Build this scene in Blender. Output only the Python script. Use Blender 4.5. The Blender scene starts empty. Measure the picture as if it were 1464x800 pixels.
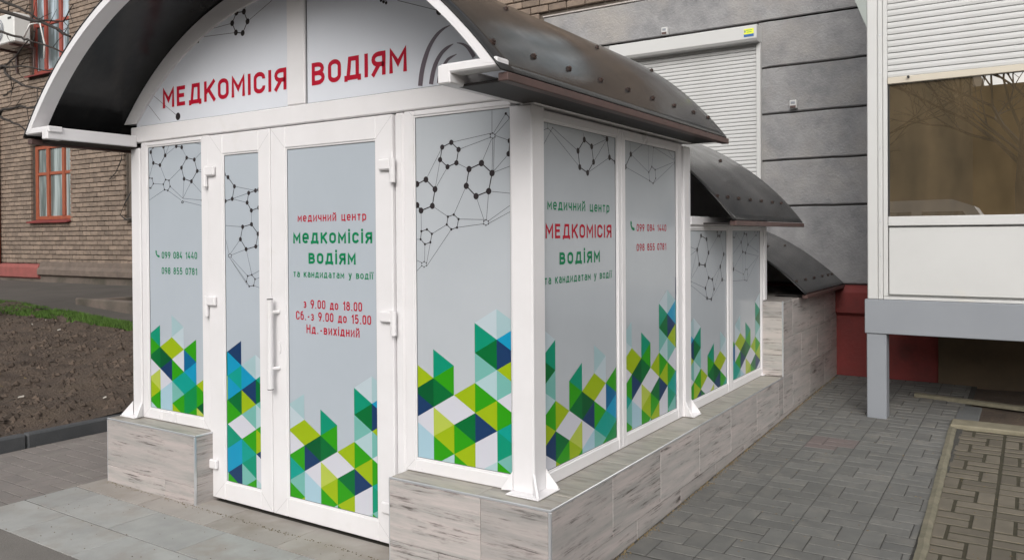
import bpy, bmesh, math, random
from mathutils import Vector, Matrix, noise
random.seed(7)
SC = bpy.context.scene
C = bpy.context.collection
R = math.radians
# ---------------------------------------------------------------- camera, world, sun, exposure
cam_d = bpy.data.cameras.new('camera'); cam = bpy.data.objects.new('camera', cam_d); C.objects.link(cam)
SC.camera = cam
yaw, pitch, roll = -0.57773, -0.00823, -0.00695
fw = Vector((math.sin(yaw)*math.cos(pitch), math.cos(yaw)*math.cos(pitch), math.sin(pitch)))
rt = Vector((math.cos(yaw), -math.sin(yaw), 0)); up = rt.cross(fw)
r2 = math.cos(roll)*rt + math.sin(roll)*up; u2 = -math.sin(roll)*rt + math.cos(roll)*up
M = Matrix((r2, u2, -fw)).transposed().to_4x4(); M.translation = Vector((1.8034, -2.9134, 1.5))
cam.matrix_world = M
cam_d.sensor_width = 36; cam_d.lens = 1146.45/1464*36
cam_d.shift_x = -0.0009; cam_d.shift_y = -0.0363
cam_d.clip_start = 0.05; cam_d.clip_end = 1500
SUN_EL, SUN_AZ = R(34), R(158)      # azimuth measured clockwise from +Y; the sun stands behind the camera's left shoulder
W = bpy.data.worlds.new("World"); SC.world = W; W.use_nodes = True
nt = W.node_tree; nt.nodes.clear()
sky = nt.nodes.new('ShaderNodeTexSky'); sky.sky_type = 'NISHITA'; sky.sun_disc = False
sky.sun_elevation = SUN_EL; sky.sun_rotation = SUN_AZ; sky.dust_density = 4.0; sky.air_density = 1.2; sky.ozone_density = 1.0
hs = nt.nodes.new('ShaderNodeHueSaturation'); hs.inputs['Saturation'].default_value = 0.22
bg = nt.nodes.new('ShaderNodeBackground'); bg.inputs['Strength'].default_value = 0.15
ow = nt.nodes.new('ShaderNodeOutputWorld')
nt.links.new(sky.outputs[0], hs.inputs['Color']); nt.links.new(hs.outputs[0], bg.inputs[0]); nt.links.new(bg.outputs[0], ow.inputs[0])
sd = bpy.data.lights.new('sun', 'SUN'); sd.energy = 0.7; sd.angle = R(45); sd.color = (1.0, 0.965, 0.93)
so = bpy.data.objects.new('sun', sd); C.objects.link(so)
so.rotation_euler = (R(90)-SUN_EL, 0, -SUN_AZ+math.pi) 
_d = Vector((math.sin(SUN_AZ)*math.cos(SUN_EL), math.cos(SUN_AZ)*math.cos(SUN_EL), math.sin(SUN_EL)))
so.rotation_euler = _d.to_track_quat('Z', 'Y').to_euler(); so.location = _d*30
SC.view_settings.view_transform = 'Standard'; SC.view_settings.look = 'None'; SC.view_settings.gamma = 1.0
SC.view_settings.exposure = 0.32
SC.render.resolution_x = 1024; SC.render.resolution_y = 559

# ---------------------------------------------------------------- materials
def mat(name, c1, c2=None, scale=5.0, stretch=(1,1,1), rough=0.6, spec=0.5, bump=0.0, bscale=None, detail=6, tint=0.0, ramp=(0.35,0.65),
        dark=None, dscale=1.5, dramp=(0.6,0.8), metal=0.0, rvar=0.0, dstretch=None, shift=0.0, bdist=0.01, nrough=0.62, patch=None):
    m = bpy.data.materials.new(name); m.use_nodes = True; t = m.node_tree; N = t.nodes; L = t.links
    b = N['Principled BSDF']; b.inputs['Roughness'].default_value = rough; b.inputs['Specular IOR Level'].default_value = spec
    b.inputs['Metallic'].default_value = metal
    tc = N.new('ShaderNodeTexCoord'); src = tc.outputs['Object']
    oi = N.new('ShaderNodeObjectInfo')
    if shift:
        vm = N.new('ShaderNodeVectorMath'); vm.operation = 'MULTIPLY_ADD'
        cx = N.new('ShaderNodeCombineXYZ')
        ge0 = N.new('ShaderNodeNewGeometry')
        ad = N.new('ShaderNodeMath'); ad.operation = 'ADD'; L.new(oi.outputs['Random'], ad.inputs[0]); L.new(ge0.outputs['Random Per Island'], ad.inputs[1])
        for k in range(3): L.new(ad.outputs[0], cx.inputs[k])
        vm.inputs[1].default_value = (shift, shift*1.7, shift*2.3)
        L.new(cx.outputs[0], vm.inputs[0]); L.new(src, vm.inputs[2]); src = vm.outputs[0]
    def nz(sc, st, det=detail):
        mp = N.new('ShaderNodeMapping'); mp.inputs['Scale'].default_value = st; L.new(src, mp.inputs[0])
        n = N.new('ShaderNodeTexNoise'); n.inputs['Scale'].default_value = sc; n.inputs['Detail'].default_value = det; n.inputs['Roughness'].default_value = nrough
        L.new(mp.outputs[0], n.inputs['Vector']); return n.outputs['Fac']
    def ramped(f, r):
        q = N.new('ShaderNodeMapRange'); q.inputs[1].default_value = r[0]; q.inputs[2].default_value = r[1]; L.new(f, q.inputs[0]); return q.outputs[0]
    def mix(f, a, c):
        q = N.new('ShaderNodeMix'); q.data_type = 'RGBA'
        L.new(f, q.inputs[0]) if not isinstance(f, float) else setattr(q.inputs[0], 'default_value', f)
        for v, i in ((a, 6), (c, 7)):
            if isinstance(v, tuple): q.inputs[i].default_value = (*v, 1)
            else: L.new(v, q.inputs[i])
        return q.outputs[2]
    col = c1
    f1 = nz(scale, stretch)
    if c2: col = mix(ramped(f1, ramp), c1, c2)
    if dark:
        df = ramped(nz(dscale, dstretch or stretch, 10), dramp)
        if patch:
            mu = N.new('ShaderNodeMath'); mu.operation = 'MULTIPLY'; L.new(df, mu.inputs[0]); L.new(ramped(nz(patch[0], patch[1], 4), patch[2]), mu.inputs[1]); df = mu.outputs[0]
        col = mix(df, col, dark)
    if tint:
        ge = N.new('ShaderNodeNewGeometry'); ad = N.new('ShaderNodeMath'); ad.operation = 'ADD'
        L.new(oi.outputs['Random'], ad.inputs[0]); L.new(ge.outputs['Random Per Island'], ad.inputs[1])
        fr = N.new('ShaderNodeMath'); fr.operation = 'FRACT'; L.new(ad.outputs[0], fr.inputs[0])
        mr = N.new('ShaderNodeMapRange'); mr.inputs[3].default_value = 1-tint; mr.inputs[4].default_value = 1+tint; L.new(fr.outputs[0], mr.inputs[0])
        hv = N.new('ShaderNodeHueSaturation'); L.new(mr.outputs[0], hv.inputs['Value'])
        if isinstance(col, tuple): hv.inputs['Color'].default_value = (*col, 1)
        else: L.new(col, hv.inputs['Color'])
        col = hv.outputs[0]
    if isinstance(col, tuple): b.inputs['Base Color'].default_value = (*col, 1)
    else: L.new(col, b.inputs['Base Color'])
    if rvar:
        mr = N.new('ShaderNodeMapRange'); mr.inputs[3].default_value = rough-rvar; mr.inputs[4].default_value = rough+rvar; L.new(ramped(nz(scale*0.6, stretch), (0.3,0.7)), mr.inputs[0]); L.new(mr.outputs[0], b.inputs['Roughness'])
    if bump:
        bp = N.new('ShaderNodeBump'); bp.inputs['Strength'].default_value = bump; bp.inputs['Distance'].default_value = bdist
        L.new(nz(bscale or scale*2, stretch, 5), bp.inputs['Height']); L.new(bp.outputs[0], b.inputs['Normal'])
    return m
m_white = mat('white_pvc', (0.78,0.765,0.775), (0.74,0.725,0.73), scale=3, rough=0.32, rvar=0.06, dark=(0.62,0.6,0.56), dscale=2.2, dramp=(0.62,0.9))
m_pane = mat('film_pane', (0.46,0.49,0.52), (0.435,0.465,0.495), scale=1.5, rough=0.16, spec=0.35)
m_panedoor = mat('door_film_pane', (0.43,0.475,0.525), (0.41,0.455,0.50), scale=1.5, rough=0.14, spec=0.35)
m_panefan = mat('white_film_pane', (0.70,0.725,0.78), (0.67,0.695,0.75), scale=1.5, rough=0.14, spec=0.4)
m_poly = mat('smoked_sheet', (0.017,0.0175,0.018), (0.026,0.0265,0.027), scale=4, rough=0.16, rvar=0.07, spec=0.28, bump=0.10, bscale=3, bdist=0.012, dark=(0.050,0.045,0.040), dscale=2.0, dstretch=(1,2.6,1), dramp=(0.48,0.8))
m_eave = mat('brown_eave_metal', (0.10,0.055,0.048), (0.075,0.045,0.04), scale=8, rough=0.5)
m_soffit = mat('dark_soffit', (0.02,0.017,0.016), rough=0.6)
m_bolt = mat('rusty_bolt', (0.03,0.024,0.022), (0.09,0.055,0.045), scale=60, rough=0.45, metal=0.3)
m_tile = mat('wood_look_tile', (0.49,0.435,0.415), (0.335,0.325,0.31), scale=1.6, stretch=(1,1,13), rough=0.42, dark=(0.075,0.06,0.055), dscale=4.0, dstretch=(1,1,20), dramp=(0.50,0.62), tint=0.10, shift=7.0, bump=0.15, bscale=14, bdist=0.003, ramp=(0.38,0.62), detail=12, nrough=0.72, patch=(3.2, (1,1,3.2), (0.45,0.60)))
m_tiletop = mat('ledge_tile', (0.40,0.37,0.325), (0.31,0.295,0.27), scale=6, stretch=(1,4,1), rough=0.5, dark=(0.16,0.14,0.12), dscale=6, dstretch=(1,5,1), dramp=(0.5,0.8), tint=0.06, shift=5.0)
m_trim = mat('aluminium_trim', (0.62,0.63,0.65), rough=0.3, metal=0.6)
m_mortar = mat('mortar', (0.10,0.082,0.068), (0.145,0.122,0.10), scale=20, rough=0.95, bump=0.4, bscale=80)
m_brick = mat('tan_brick', (0.25,0.19,0.145), (0.185,0.142,0.112), scale=9, rough=0.9, tint=0.2, shift=11.0, bump=0.35, bscale=60, dark=(0.10,0.08,0.07), dscale=3, dramp=(0.6,0.85))
m_render = mat('grey_rendered_block', (0.31,0.306,0.308), (0.215,0.215,0.22), scale=4.5, rough=0.95, bump=0.7, bscale=45, bdist=0.014, dark=(0.34,0.32,0.30), dscale=1.1, dramp=(0.5,0.7))
m_groove = mat('dark_joint', (0.02,0.018,0.018), rough=1.0)
m_red = mat('red_plinth_paint', (0.22,0.034,0.03), (0.16,0.03,0.027), scale=4, rough=0.75, bump=0.3, bscale=30, dark=(0.09,0.03,0.025), dscale=2, dramp=(0.55,0.8))
m_base = mat('weathered_plaster', (0.15,0.12,0.10), (0.10,0.085,0.07), scale=3, rough=0.95, bump=0.5, bscale=25, dark=(0.06,0.055,0.04), dscale=1.5, dramp=(0.5,0.75))
m_brownwall = mat('brown_cellar_wall', (0.11,0.08,0.05), (0.08,0.06,0.04), scale=3, rough=0.95, bump=0.5)
m_greymetal = mat('grey_painted_metal', (0.265,0.28,0.305), (0.245,0.26,0.285), scale=1.5, rough=0.42, rvar=0.05)
m_bay = mat('cream_white_metal', (0.57,0.57,0.56), (0.54,0.54,0.53), scale=2, rough=0.4, dark=(0.6,0.56,0.45), dscale=1.6, dramp=(0.62,0.9))
m_slat = mat('white_shutter_slat', (0.58,0.58,0.575), (0.54,0.54,0.53), scale=2, rough=0.45)
m_cream = mat('cream_rail', (0.55,0.50,0.41), (0.52,0.47,0.39), scale=2, rough=0.45)
m_pav = mat('grey_paver', (0.145,0.143,0.134), (0.115,0.115,0.109), scale=7, rough=0.85, tint=0.10, shift=3.0, bump=0.35, bscale=90, bdist=0.004, dark=(0.19,0.18,0.16), dscale=6, dramp=(0.5,0.8))
m_pavred = mat('reddish_paver', (0.165,0.132,0.125), (0.13,0.112,0.107), scale=7, rough=0.85, bump=0.35, bscale=90, bdist=0.004)
m_pav2 = mat('brown_paver', (0.145,0.125,0.095), (0.11,0.097,0.074), scale=7, rough=0.85, tint=0.16, shift=3.0, bump=0.35, bscale=90, bdist=0.004)
m_pav3 = mat('pink_grey_paver', (0.225,0.20,0.185), (0.19,0.172,0.16), scale=5, rough=0.85, tint=0.05, shift=3.0, bump=0.3, bscale=60, bdist=0.004, dark=(0.27,0.25,0.22), dscale=2.5, dramp=(0.55,0.75))
m_joint = mat('sandy_joint', (0.07,0.067,0.06), (0.045,0.044,0.038), scale=30, rough=1.0, bump=0.5, bscale=120)
m_moss = mat('mossy_joint', (0.055,0.047,0.028), (0.035,0.032,0.018), scale=25, rough=1.0, bump=0.5, bscale=120)
m_slab = mat('stone_slab', (0.37,0.37,0.355), (0.305,0.305,0.295), scale=5, rough=0.6, tint=0.09, shift=3.0, bump=0.35, bscale=70, bdist=0.003, dark=(0.265,0.23,0.195), dscale=2.6, dramp=(0.50,0.74))
m_asph = mat('worn_asphalt', (0.18,0.165,0.15), (0.15,0.138,0.125), scale=4, rough=0.95, bump=0.5, bscale=120, dark=(0.24,0.22,0.19), dscale=60, dramp=(0.62,0.7))
m_path = mat('old_asphalt_path', (0.088,0.077,0.067), (0.066,0.058,0.051), scale=1.6, rough=0.95, bump=0.3, bscale=40, dark=(0.07,0.065,0.055), dscale=1.2, dramp=(0.55,0.7))
m_kerb = mat('dark_kerb', (0.075,0.078,0.082), (0.058,0.062,0.066), scale=5, rough=0.8, bump=0.3, bscale=60)
m_kerbtop = mat('kerb_lip', (0.20,0.18,0.13), (0.14,0.13,0.09), scale=14, rough=0.95, bump=0.6, bscale=50)
m_soil = mat('bare_soil', (0.105,0.076,0.056), (0.068,0.05,0.038), scale=5, rough=1.0, bump=1.0, bscale=35, bdist=0.03, dark=(0.105,0.078,0.055), dscale=1.3, dramp=(0.5,0.7))
m_clod = mat('soil_clod', (0.105,0.077,0.058), (0.052,0.039,0.03), scale=9, rough=1.0, tint=0.3)
m_litter = mat('pale_scrap', (0.55,0.52,0.46), (0.4,0.37,0.32), scale=9, rough=0.8)
m_grass = mat('grass_blade', (0.085,0.165,0.022), (0.055,0.115,0.015), scale=8, rough=0.8, tint=0.3)
m_leaf = mat('dry_leaf', (0.16,0.12,0.06), (0.10,0.07,0.035), scale=9, rough=0.9, tint=0.3)
m_bark = mat('dark_bark', (0.045,0.037,0.033), (0.03,0.025,0.022), scale=12, rough=0.95, bump=0.5)
m_lime = mat('whitewashed_bark', (0.55,0.52,0.45), (0.4,0.37,0.3), scale=9, rough=0.95)
m_redwood = mat('red_window_wood', (0.30,0.055,0.035), (0.22,0.045,0.03), scale=6, stretch=(3,3,1), rough=0.6)
m_orwood = mat('orange_window_wood', (0.33,0.085,0.035), (0.24,0.06,0.03), scale=6, stretch=(3,3,1), rough=0.6)
m_glass = mat('old_window_glass', (0.16,0.19,0.20), (0.09,0.11,0.115), scale=1.3, stretch=(4,4,0.5), rough=0.06, spec=0.9, ramp=(0.45,0.55))
m_curtain = mat('pale_curtain', (0.40,0.43,0.42), (0.28,0.31,0.31), scale=9, stretch=(3,3,0.1), rough=0.9)
m_bayglass = mat('glass_painted_reflection', (0.115,0.084,0.048), (0.06,0.046,0.028), scale=2.2, stretch=(2.5,2.5,0.7), rough=0.0, spec=1.0, detail=8)  # brown streaks of the reflected street painted into the glass colour
m_bayglass.node_tree.nodes['Principled BSDF'].inputs['IOR'].default_value = 2.3
m_ac = mat('air_conditioner_white', (0.62,0.62,0.60), rough=0.5)
m_black = mat('black_rubber', (0.02,0.02,0.02), rough=0.7)
m_ink = mat('dark_print', (0.03,0.024,0.026), rough=0.4, spec=0.2)
m_swirl = mat('plum_grey_print', (0.13,0.10,0.12), rough=0.3)
m_textred = mat('red_print', (0.44,0.010,0.030), rough=0.4, spec=0.12)
m_textgreen = mat('green_print', (0.006,0.205,0.082), rough=0.4, spec=0.12)
def flat(name, hexs):
    c = [int(hexs[i:i+2], 16)/255 for i in (0, 2, 4)]
    c = tuple((v/12.92 if v <= 0.04045 else ((v+0.055)/1.055)**2.4) for v in c)
    return mat(name, tuple(v*0.9 for v in c), rough=0.3, spec=0.3)
PAL = {k: flat('print_'+n, h) for k, (n, h) in dict(
 T=('pale_teal','a3bfc4'), V=('misty_teal','bccad1'), L=('light_teal','aec9cd'), M=('mid_teal','74b3aa'), A=('teal_green','0a9070'), B=('sea_green','0d9a8c'),
 D=('dark_green','046b34'), E=('deep_green','02582e'), G=('leaf_green','2f9a12'), H=('green','0b8a48'), Y=('lime','9ab414'), K=('pale_lime','b3c350'),
 N=('navy','1b3a63'), O=('petrol','0a6492'), C=('azure','1494bc'), S=('sky','a6c6d4'), W=('lilac_white','cfd0d9')).items()}

# ---------------------------------------------------------------- geometry helpers
class MB:
    def __init__(s): s.v = []; s.f = []; s.m = []; s.mi = 0
    def add(s, vs, fs):
        o = len(s.v); s.v += [tuple(p) for p in vs]; s.f += [tuple(i+o for i in f) for f in fs]; s.m += [s.mi]*len(fs); return s
    def box(s, x0, x1, y0, y1, z0, z1):
        x0, x1 = sorted((x0, x1)); y0, y1 = sorted((y0, y1)); z0, z1 = sorted((z0, z1))
        return s.add([(x0,y0,z0),(x1,y0,z0),(x1,y1,z0),(x0,y1,z0),(x0,y0,z1),(x1,y0,z1),(x1,y1,z1),(x0,y1,z1)],
                     [(0,3,2,1),(4,5,6,7),(0,1,5,4),(1,2,6,5),(2,3,7,6),(3,0,4,7)])
    def bbox(s, x0, x1, y0, y1, z0, z1, b=0.004):
        """box with chamfered edges on every side"""
        x0, x1 = sorted((x0, x1)); y0, y1 = sorted((y0, y1)); z0, z1 = sorted((z0, z1))
        b = min(b, (x1-x0)*0.3, (y1-y0)*0.3, (z1-z0)*0.3); lo = (x0,y0,z0); hi = (x1,y1,z1); vs = {}; V = []
        for i in range(8):
            for a in range(3):
                p = []
                for k in range(3):
                    h = (i >> k) & 1; e = hi[k] if h else lo[k]
                    if k != a: e += -b if h else b
                    p.append(e)
                vs[(i, a)] = len(V); V.append(tuple(p))
        F = []
        cen = Vector(((x0+x1)/2, (y0+y1)/2, (z0+z1)/2))
        def face(ids):
            P = [Vector(V[j]) for j in ids]; n = (P[1]-P[0]).cross(P[2]-P[0]); m = sum(P, Vector())/len(P)
            F.append(tuple(ids) if n.dot(m-cen) > 0 else tuple(reversed(ids)))
        for a in range(3):
            o1, o2 = [k for k in range(3) if k != a]
            for h in (0, 1):
                c = [(h << a) | (i << o1) | (j << o2) for i, j in ((0,0),(1,0),(1,1),(0,1))]
                face([vs[(i, a)] for i in c])
            for i in (0, 1):
                for j in (0, 1):
                    c0 = (i << o1) | (j << o2); c1 = c0 | (1 << a)
                    face([vs[(c0, o1)], vs[(c1, o1)], vs[(c1, o2)], vs[(c0, o2)]])
        for i in range(8): face([vs[(i, 0)], vs[(i, 1)], vs[(i, 2)]])
        return s.add(V, F)
    def prism(s, poly, axis, a, b):
        """poly in the two other axes (order x,y,z with axis removed), extruded a..b"""
        n = len(poly)
        def P(p, t):
            if axis == 'x': return (t, p[0], p[1])
            if axis == 'y': return (p[0], t, p[1])
            return (p[0], p[1], t)
        vs = [P(p, a) for p in poly] + [P(p, b) for p in poly]
        return s.add(vs, [tuple(range(n)), tuple(range(2*n-1, n-1, -1))] + [(i, i+n, (i+1) % n+n, (i+1) % n) for i in range(n)])
    def tube(s, pts, rad, n=7, cap=True):
        pts = [Vector(p) for p in pts]; rads = rad if isinstance(rad, (list, tuple)) else [rad]*len(pts); vs = []; fs = []
        for i, p in enumerate(pts):
            d = (pts[min(i+1, len(pts)-1)]-pts[max(i-1, 0)]).normalized()
            a = d.cross(Vector((0, 0, 1)) if abs(d.z) < 0.9 else Vector((1, 0, 0))).normalized(); b = d.cross(a)
            for k in range(n):
                t = 2*math.pi*k/n; vs.append(p+(a*math.cos(t)+b*math.sin(t))*rads[i])
        for i in range(len(pts)-1):
            for k in range(n): fs.append((i*n+k, i*n+(k+1) % n, (i+1)*n+(k+1) % n, (i+1)*n+k))
        if cap: fs += [tuple(range(n-1, -1, -1)), tuple(range((len(pts)-1)*n, len(pts)*n))]
        return s.add(vs, fs)
    def mesh(s, name, mats):
        me = bpy.data.meshes.new(name); me.from_pydata(s.v, [], s.f)
        for m in (mats if isinstance(mats, (list, tuple)) else [mats]): me.materials.append(m)
        if any(s.m): me.polygons.foreach_set('material_index', s.m)
        me.update(); return me
    def obj(s, name, mats, parent=None, loc=None, smooth=False, recalc=False):
        me = s.mesh(name, mats)
        if recalc:
            bm = bmesh.new(); bm.from_mesh(me); bmesh.ops.recalc_face_normals(bm, faces=bm.faces); bm.to_mesh(me); bm.free()
        if smooth: me.polygons.foreach_set('use_smooth', [True]*len(me.polygons))
        o = bpy.data.objects.new(name, me); C.objects.link(o)
        if loc: o.location = loc
        if parent: setpar(o, parent)
        return o
def setpar(o, p):
    o.parent = p
    w = Vector((0, 0, 0)); q = p
    while q is not None: w += q.location; q = q.parent
    o.location = Vector(o.location)-w            # all our things stand unrotated: keep world position
def inst(name, me, loc, parent, rot=None):
    o = bpy.data.objects.new(name, me); C.objects.link(o); o.location = loc
    if rot: o.rotation_euler = rot
    if parent: setpar(o, parent)
    return o
def tag(o, label=None, cat=None, group=None, kind=None):
    for k, v in (('label', label), ('category', cat), ('group', group), ('kind', kind)):
        if v: o[k] = v
    return o
def thing(name, label, cat, loc=(0, 0, 0), group=None):
    o = bpy.data.objects.new(name, None); C.objects.link(o); o.location = loc; o.empty_display_size = 0.2
    return tag(o, label, cat, group)
def struct(name, mb, m, **k): return tag(mb.obj(name, m, **k), kind='structure')

def G(x, y):
    """height of the ground"""
    if x < -4.33:
        t = -4.4-x; tx = 0.05*max(0, min(t, 6.5)); ty = 0.055*max(0, min(y, 3.0))+0.03*max(0, y-3)
        return 0.07+tx+min(ty, 0.24)
    return 0.024*min(max(0, y-0.5), 5.0) if x > 0 else -0.004

m_greyseal = mat('grey_seal', (.16, .165, .17), rough=.6)
m_slabjoint = mat('slab_joint', (.025, .022, .018), (.05, .045, .036), scale=9, rough=1.)
m_mitre = mat('mitre_line', (.42, .41, .41), rough=.6)
MOL={}
MOL['fixed']=([(-0.436,1.93,3),(-0.395,1.895,3),(-0.408,1.835,3),(-0.459,1.82,3),(-0.502,1.855,3),(-0.489,1.912,3),(-0.337,1.803,4),(-0.268,1.826,4),(-0.211,1.779,4),(-0.23,1.7,4),(-0.299,1.68,4),(-0.353,1.728,4),(-0.641,1.748,4),(-0.587,1.767,4),(-0.533,1.72,4),(-0.55,1.643,4),(-0.618,1.623,4),(-0.642,1.649,4),(-0.425,1.6,2),(-0.398,1.579,2),(-0.407,1.541,2),(-0.44,1.533,2),(-0.466,1.555,2),(-0.459,1.591,2),(-0.583,1.534,2),(-0.554,1.513,2),(-0.563,1.474,2),(-0.596,1.465,2),(-0.622,1.488,2),(-0.617,1.526,2),(-0.233,1.555,1),(-0.246,1.549,1),(-0.258,1.555,1),(-0.258,1.567,1),(-0.245,1.573,1),(-0.233,1.567,1),(-0.588,1.365,1),(-0.602,1.358,1),(-0.616,1.364,1),(-0.616,1.377,1),(-0.602,1.383,1),(-0.588,1.377,1),(-0.194,1.937,1),(-0.206,1.932,1),(-0.219,1.938,1),(-0.219,1.95,1),(-0.206,1.955,1),(-0.194,1.948,1),(-0.136,2.035,2),(-0.115,2.015,2),(-0.115,1.915,3),(-0.122,1.859,3)],[(-0.436,1.93,-0.395,1.895,3),(-0.395,1.895,-0.408,1.835,3),(-0.408,1.835,-0.459,1.82,3),(-0.459,1.82,-0.502,1.855,3),(-0.502,1.855,-0.489,1.912,3),(-0.489,1.912,-0.436,1.93,3),(-0.337,1.803,-0.268,1.826,4),(-0.268,1.826,-0.211,1.779,4),(-0.211,1.779,-0.23,1.7,4),(-0.23,1.7,-0.299,1.68,4),(-0.299,1.68,-0.353,1.728,4),(-0.353,1.728,-0.337,1.803,4),(-0.641,1.748,-0.587,1.767,4),(-0.587,1.767,-0.533,1.72,4),(-0.533,1.72,-0.55,1.643,4),(-0.55,1.643,-0.618,1.623,4),(-0.618,1.623,-0.642,1.649,4),(-0.425,1.6,-0.398,1.579,2),(-0.398,1.579,-0.407,1.541,2),(-0.407,1.541,-0.44,1.533,2),(-0.44,1.533,-0.466,1.555,2),(-0.466,1.555,-0.459,1.591,2),(-0.459,1.591,-0.425,1.6,2),(-0.583,1.534,-0.554,1.513,2),(-0.554,1.513,-0.563,1.474,2),(-0.563,1.474,-0.596,1.465,2),(-0.596,1.465,-0.622,1.488,2),(-0.622,1.488,-0.617,1.526,2),(-0.617,1.526,-0.583,1.534,2),(-0.233,1.555,-0.246,1.549,1),(-0.246,1.549,-0.258,1.555,1),(-0.258,1.555,-0.258,1.567,1),(-0.258,1.567,-0.245,1.573,1),(-0.245,1.573,-0.233,1.567,1),(-0.233,1.567,-0.233,1.555,1),(-0.588,1.365,-0.602,1.358,1),(-0.602,1.358,-0.616,1.364,1),(-0.616,1.364,-0.616,1.377,1),(-0.616,1.377,-0.602,1.383,1),(-0.602,1.383,-0.588,1.377,1),(-0.588,1.377,-0.588,1.365,1),(-0.194,1.937,-0.206,1.932,1),(-0.206,1.932,-0.219,1.938,1),(-0.219,1.938,-0.219,1.95,1),(-0.219,1.95,-0.206,1.955,1),(-0.206,1.955,-0.194,1.948,1),(-0.194,1.948,-0.194,1.937,1),(-0.136,2.035,-0.115,2.015,2),(-0.115,1.915,-0.122,1.859,3),(-0.436,1.93,-0.206,1.956,0),(-0.395,1.895,-0.218,1.937,0),(-0.408,1.835,-0.337,1.803,0),(-0.489,1.912,-0.587,1.767,0),(-0.502,1.855,-0.533,1.72,0),(-0.459,1.82,-0.533,1.72,0),(-0.55,1.643,-0.459,1.591,0),(-0.353,1.728,-0.425,1.6,0),(-0.398,1.579,-0.245,1.574,0),(-0.407,1.541,-0.255,1.556,0),(-0.299,1.68,-0.255,1.569,0),(-0.23,1.7,-0.243,1.574,0),(-0.268,1.826,-0.212,1.93,0),(-0.211,1.779,-0.206,1.93,0),(-0.209,2.055,-0.21,1.956,0),(-0.136,2.035,-0.201,1.956,0),(-0.117,2.012,-0.194,1.947,0),(-0.115,1.915,-0.192,1.943,0),(-0.211,1.779,-0.122,1.859,0),(-0.211,1.779,-0.111,1.806,0),(-0.23,1.7,-0.112,1.686,0),(-0.236,1.566,-0.112,1.637,0),(-0.234,1.556,-0.113,1.608,0),(-0.466,1.555,-0.554,1.513,0),(-0.622,1.488,-0.644,1.488,0),(-0.596,1.465,-0.599,1.384,0),(-0.563,1.474,-0.586,1.379,0),(-0.44,1.533,-0.586,1.363,0),(-0.618,1.623,-0.617,1.526,0),(-0.618,1.379,-0.645,1.389,0),(-0.618,1.362,-0.646,1.339,0),(-0.596,1.465,-0.598,1.465,0),(-0.198,1.933,-0.203,1.781,0)])
MOL['left']=([(-2.736,2.064,3),(-2.761,2.032,3),(-2.736,1.964,3),(-2.668,1.947,3),(-2.614,2.003,3),(-2.631,2.057,3),(-2.403,1.976,3),(-2.33,1.961,3),(-2.304,1.893,3),(-2.36,1.835,3),(-2.43,1.853,3),(-2.454,1.92,3),(-2.613,1.856,2),(-2.578,1.85,2),(-2.568,1.814,2),(-2.591,1.79,2),(-2.625,1.796,2),(-2.636,1.829,2),(-2.781,1.874,2),(-2.75,1.87,2),(-2.738,1.837,2),(-2.765,1.811,2),(-2.784,1.813,2),(-2.503,2.051,3),(-2.45,2.041,3),(-2.439,1.713,1),(-2.448,1.71,1),(-2.456,1.713,1),(-2.456,1.719,1),(-2.447,1.722,1),(-2.439,1.719,1),(-2.266,1.721,2)],[(-2.736,2.064,-2.761,2.032,3),(-2.761,2.032,-2.736,1.964,3),(-2.736,1.964,-2.668,1.947,3),(-2.668,1.947,-2.614,2.003,3),(-2.614,2.003,-2.631,2.057,3),(-2.403,1.976,-2.33,1.961,3),(-2.33,1.961,-2.304,1.893,3),(-2.304,1.893,-2.36,1.835,3),(-2.36,1.835,-2.43,1.853,3),(-2.43,1.853,-2.454,1.92,3),(-2.454,1.92,-2.403,1.976,3),(-2.613,1.856,-2.578,1.85,2),(-2.578,1.85,-2.568,1.814,2),(-2.568,1.814,-2.591,1.79,2),(-2.591,1.79,-2.625,1.796,2),(-2.625,1.796,-2.636,1.829,2),(-2.636,1.829,-2.613,1.856,2),(-2.781,1.874,-2.75,1.87,2),(-2.75,1.87,-2.738,1.837,2),(-2.738,1.837,-2.765,1.811,2),(-2.765,1.811,-2.784,1.813,2),(-2.503,2.051,-2.45,2.041,3),(-2.439,1.713,-2.448,1.71,1),(-2.448,1.71,-2.456,1.713,1),(-2.456,1.713,-2.456,1.719,1),(-2.456,1.719,-2.447,1.722,1),(-2.447,1.722,-2.439,1.719,1),(-2.439,1.719,-2.439,1.713,1),(-2.45,2.041,-2.403,1.976,0),(-2.614,2.003,-2.503,2.051,0),(-2.668,1.947,-2.613,1.856,0),(-2.454,1.92,-2.578,1.85,0),(-2.568,1.814,-2.444,1.738,0),(-2.591,1.79,-2.463,1.729,0),(-2.444,1.738,-2.43,1.853,0),(-2.444,1.738,-2.36,1.835,0),(-2.444,1.738,-2.263,1.721,0),(-2.432,1.72,-2.264,1.689,0),(-2.36,1.835,-2.262,1.762,0),(-2.304,1.893,-2.26,1.902,0),(-2.304,1.893,-2.261,1.884,0),(-2.33,1.961,-2.263,2.0,0),(-2.738,1.837,-2.636,1.829,0),(-2.625,1.796,-2.78,1.738,0),(-2.736,1.964,-2.783,1.871,0),(-2.331,2.059,-2.268,2.046,0),(-2.614,2.003,-2.571,2.066,0)])
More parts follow.
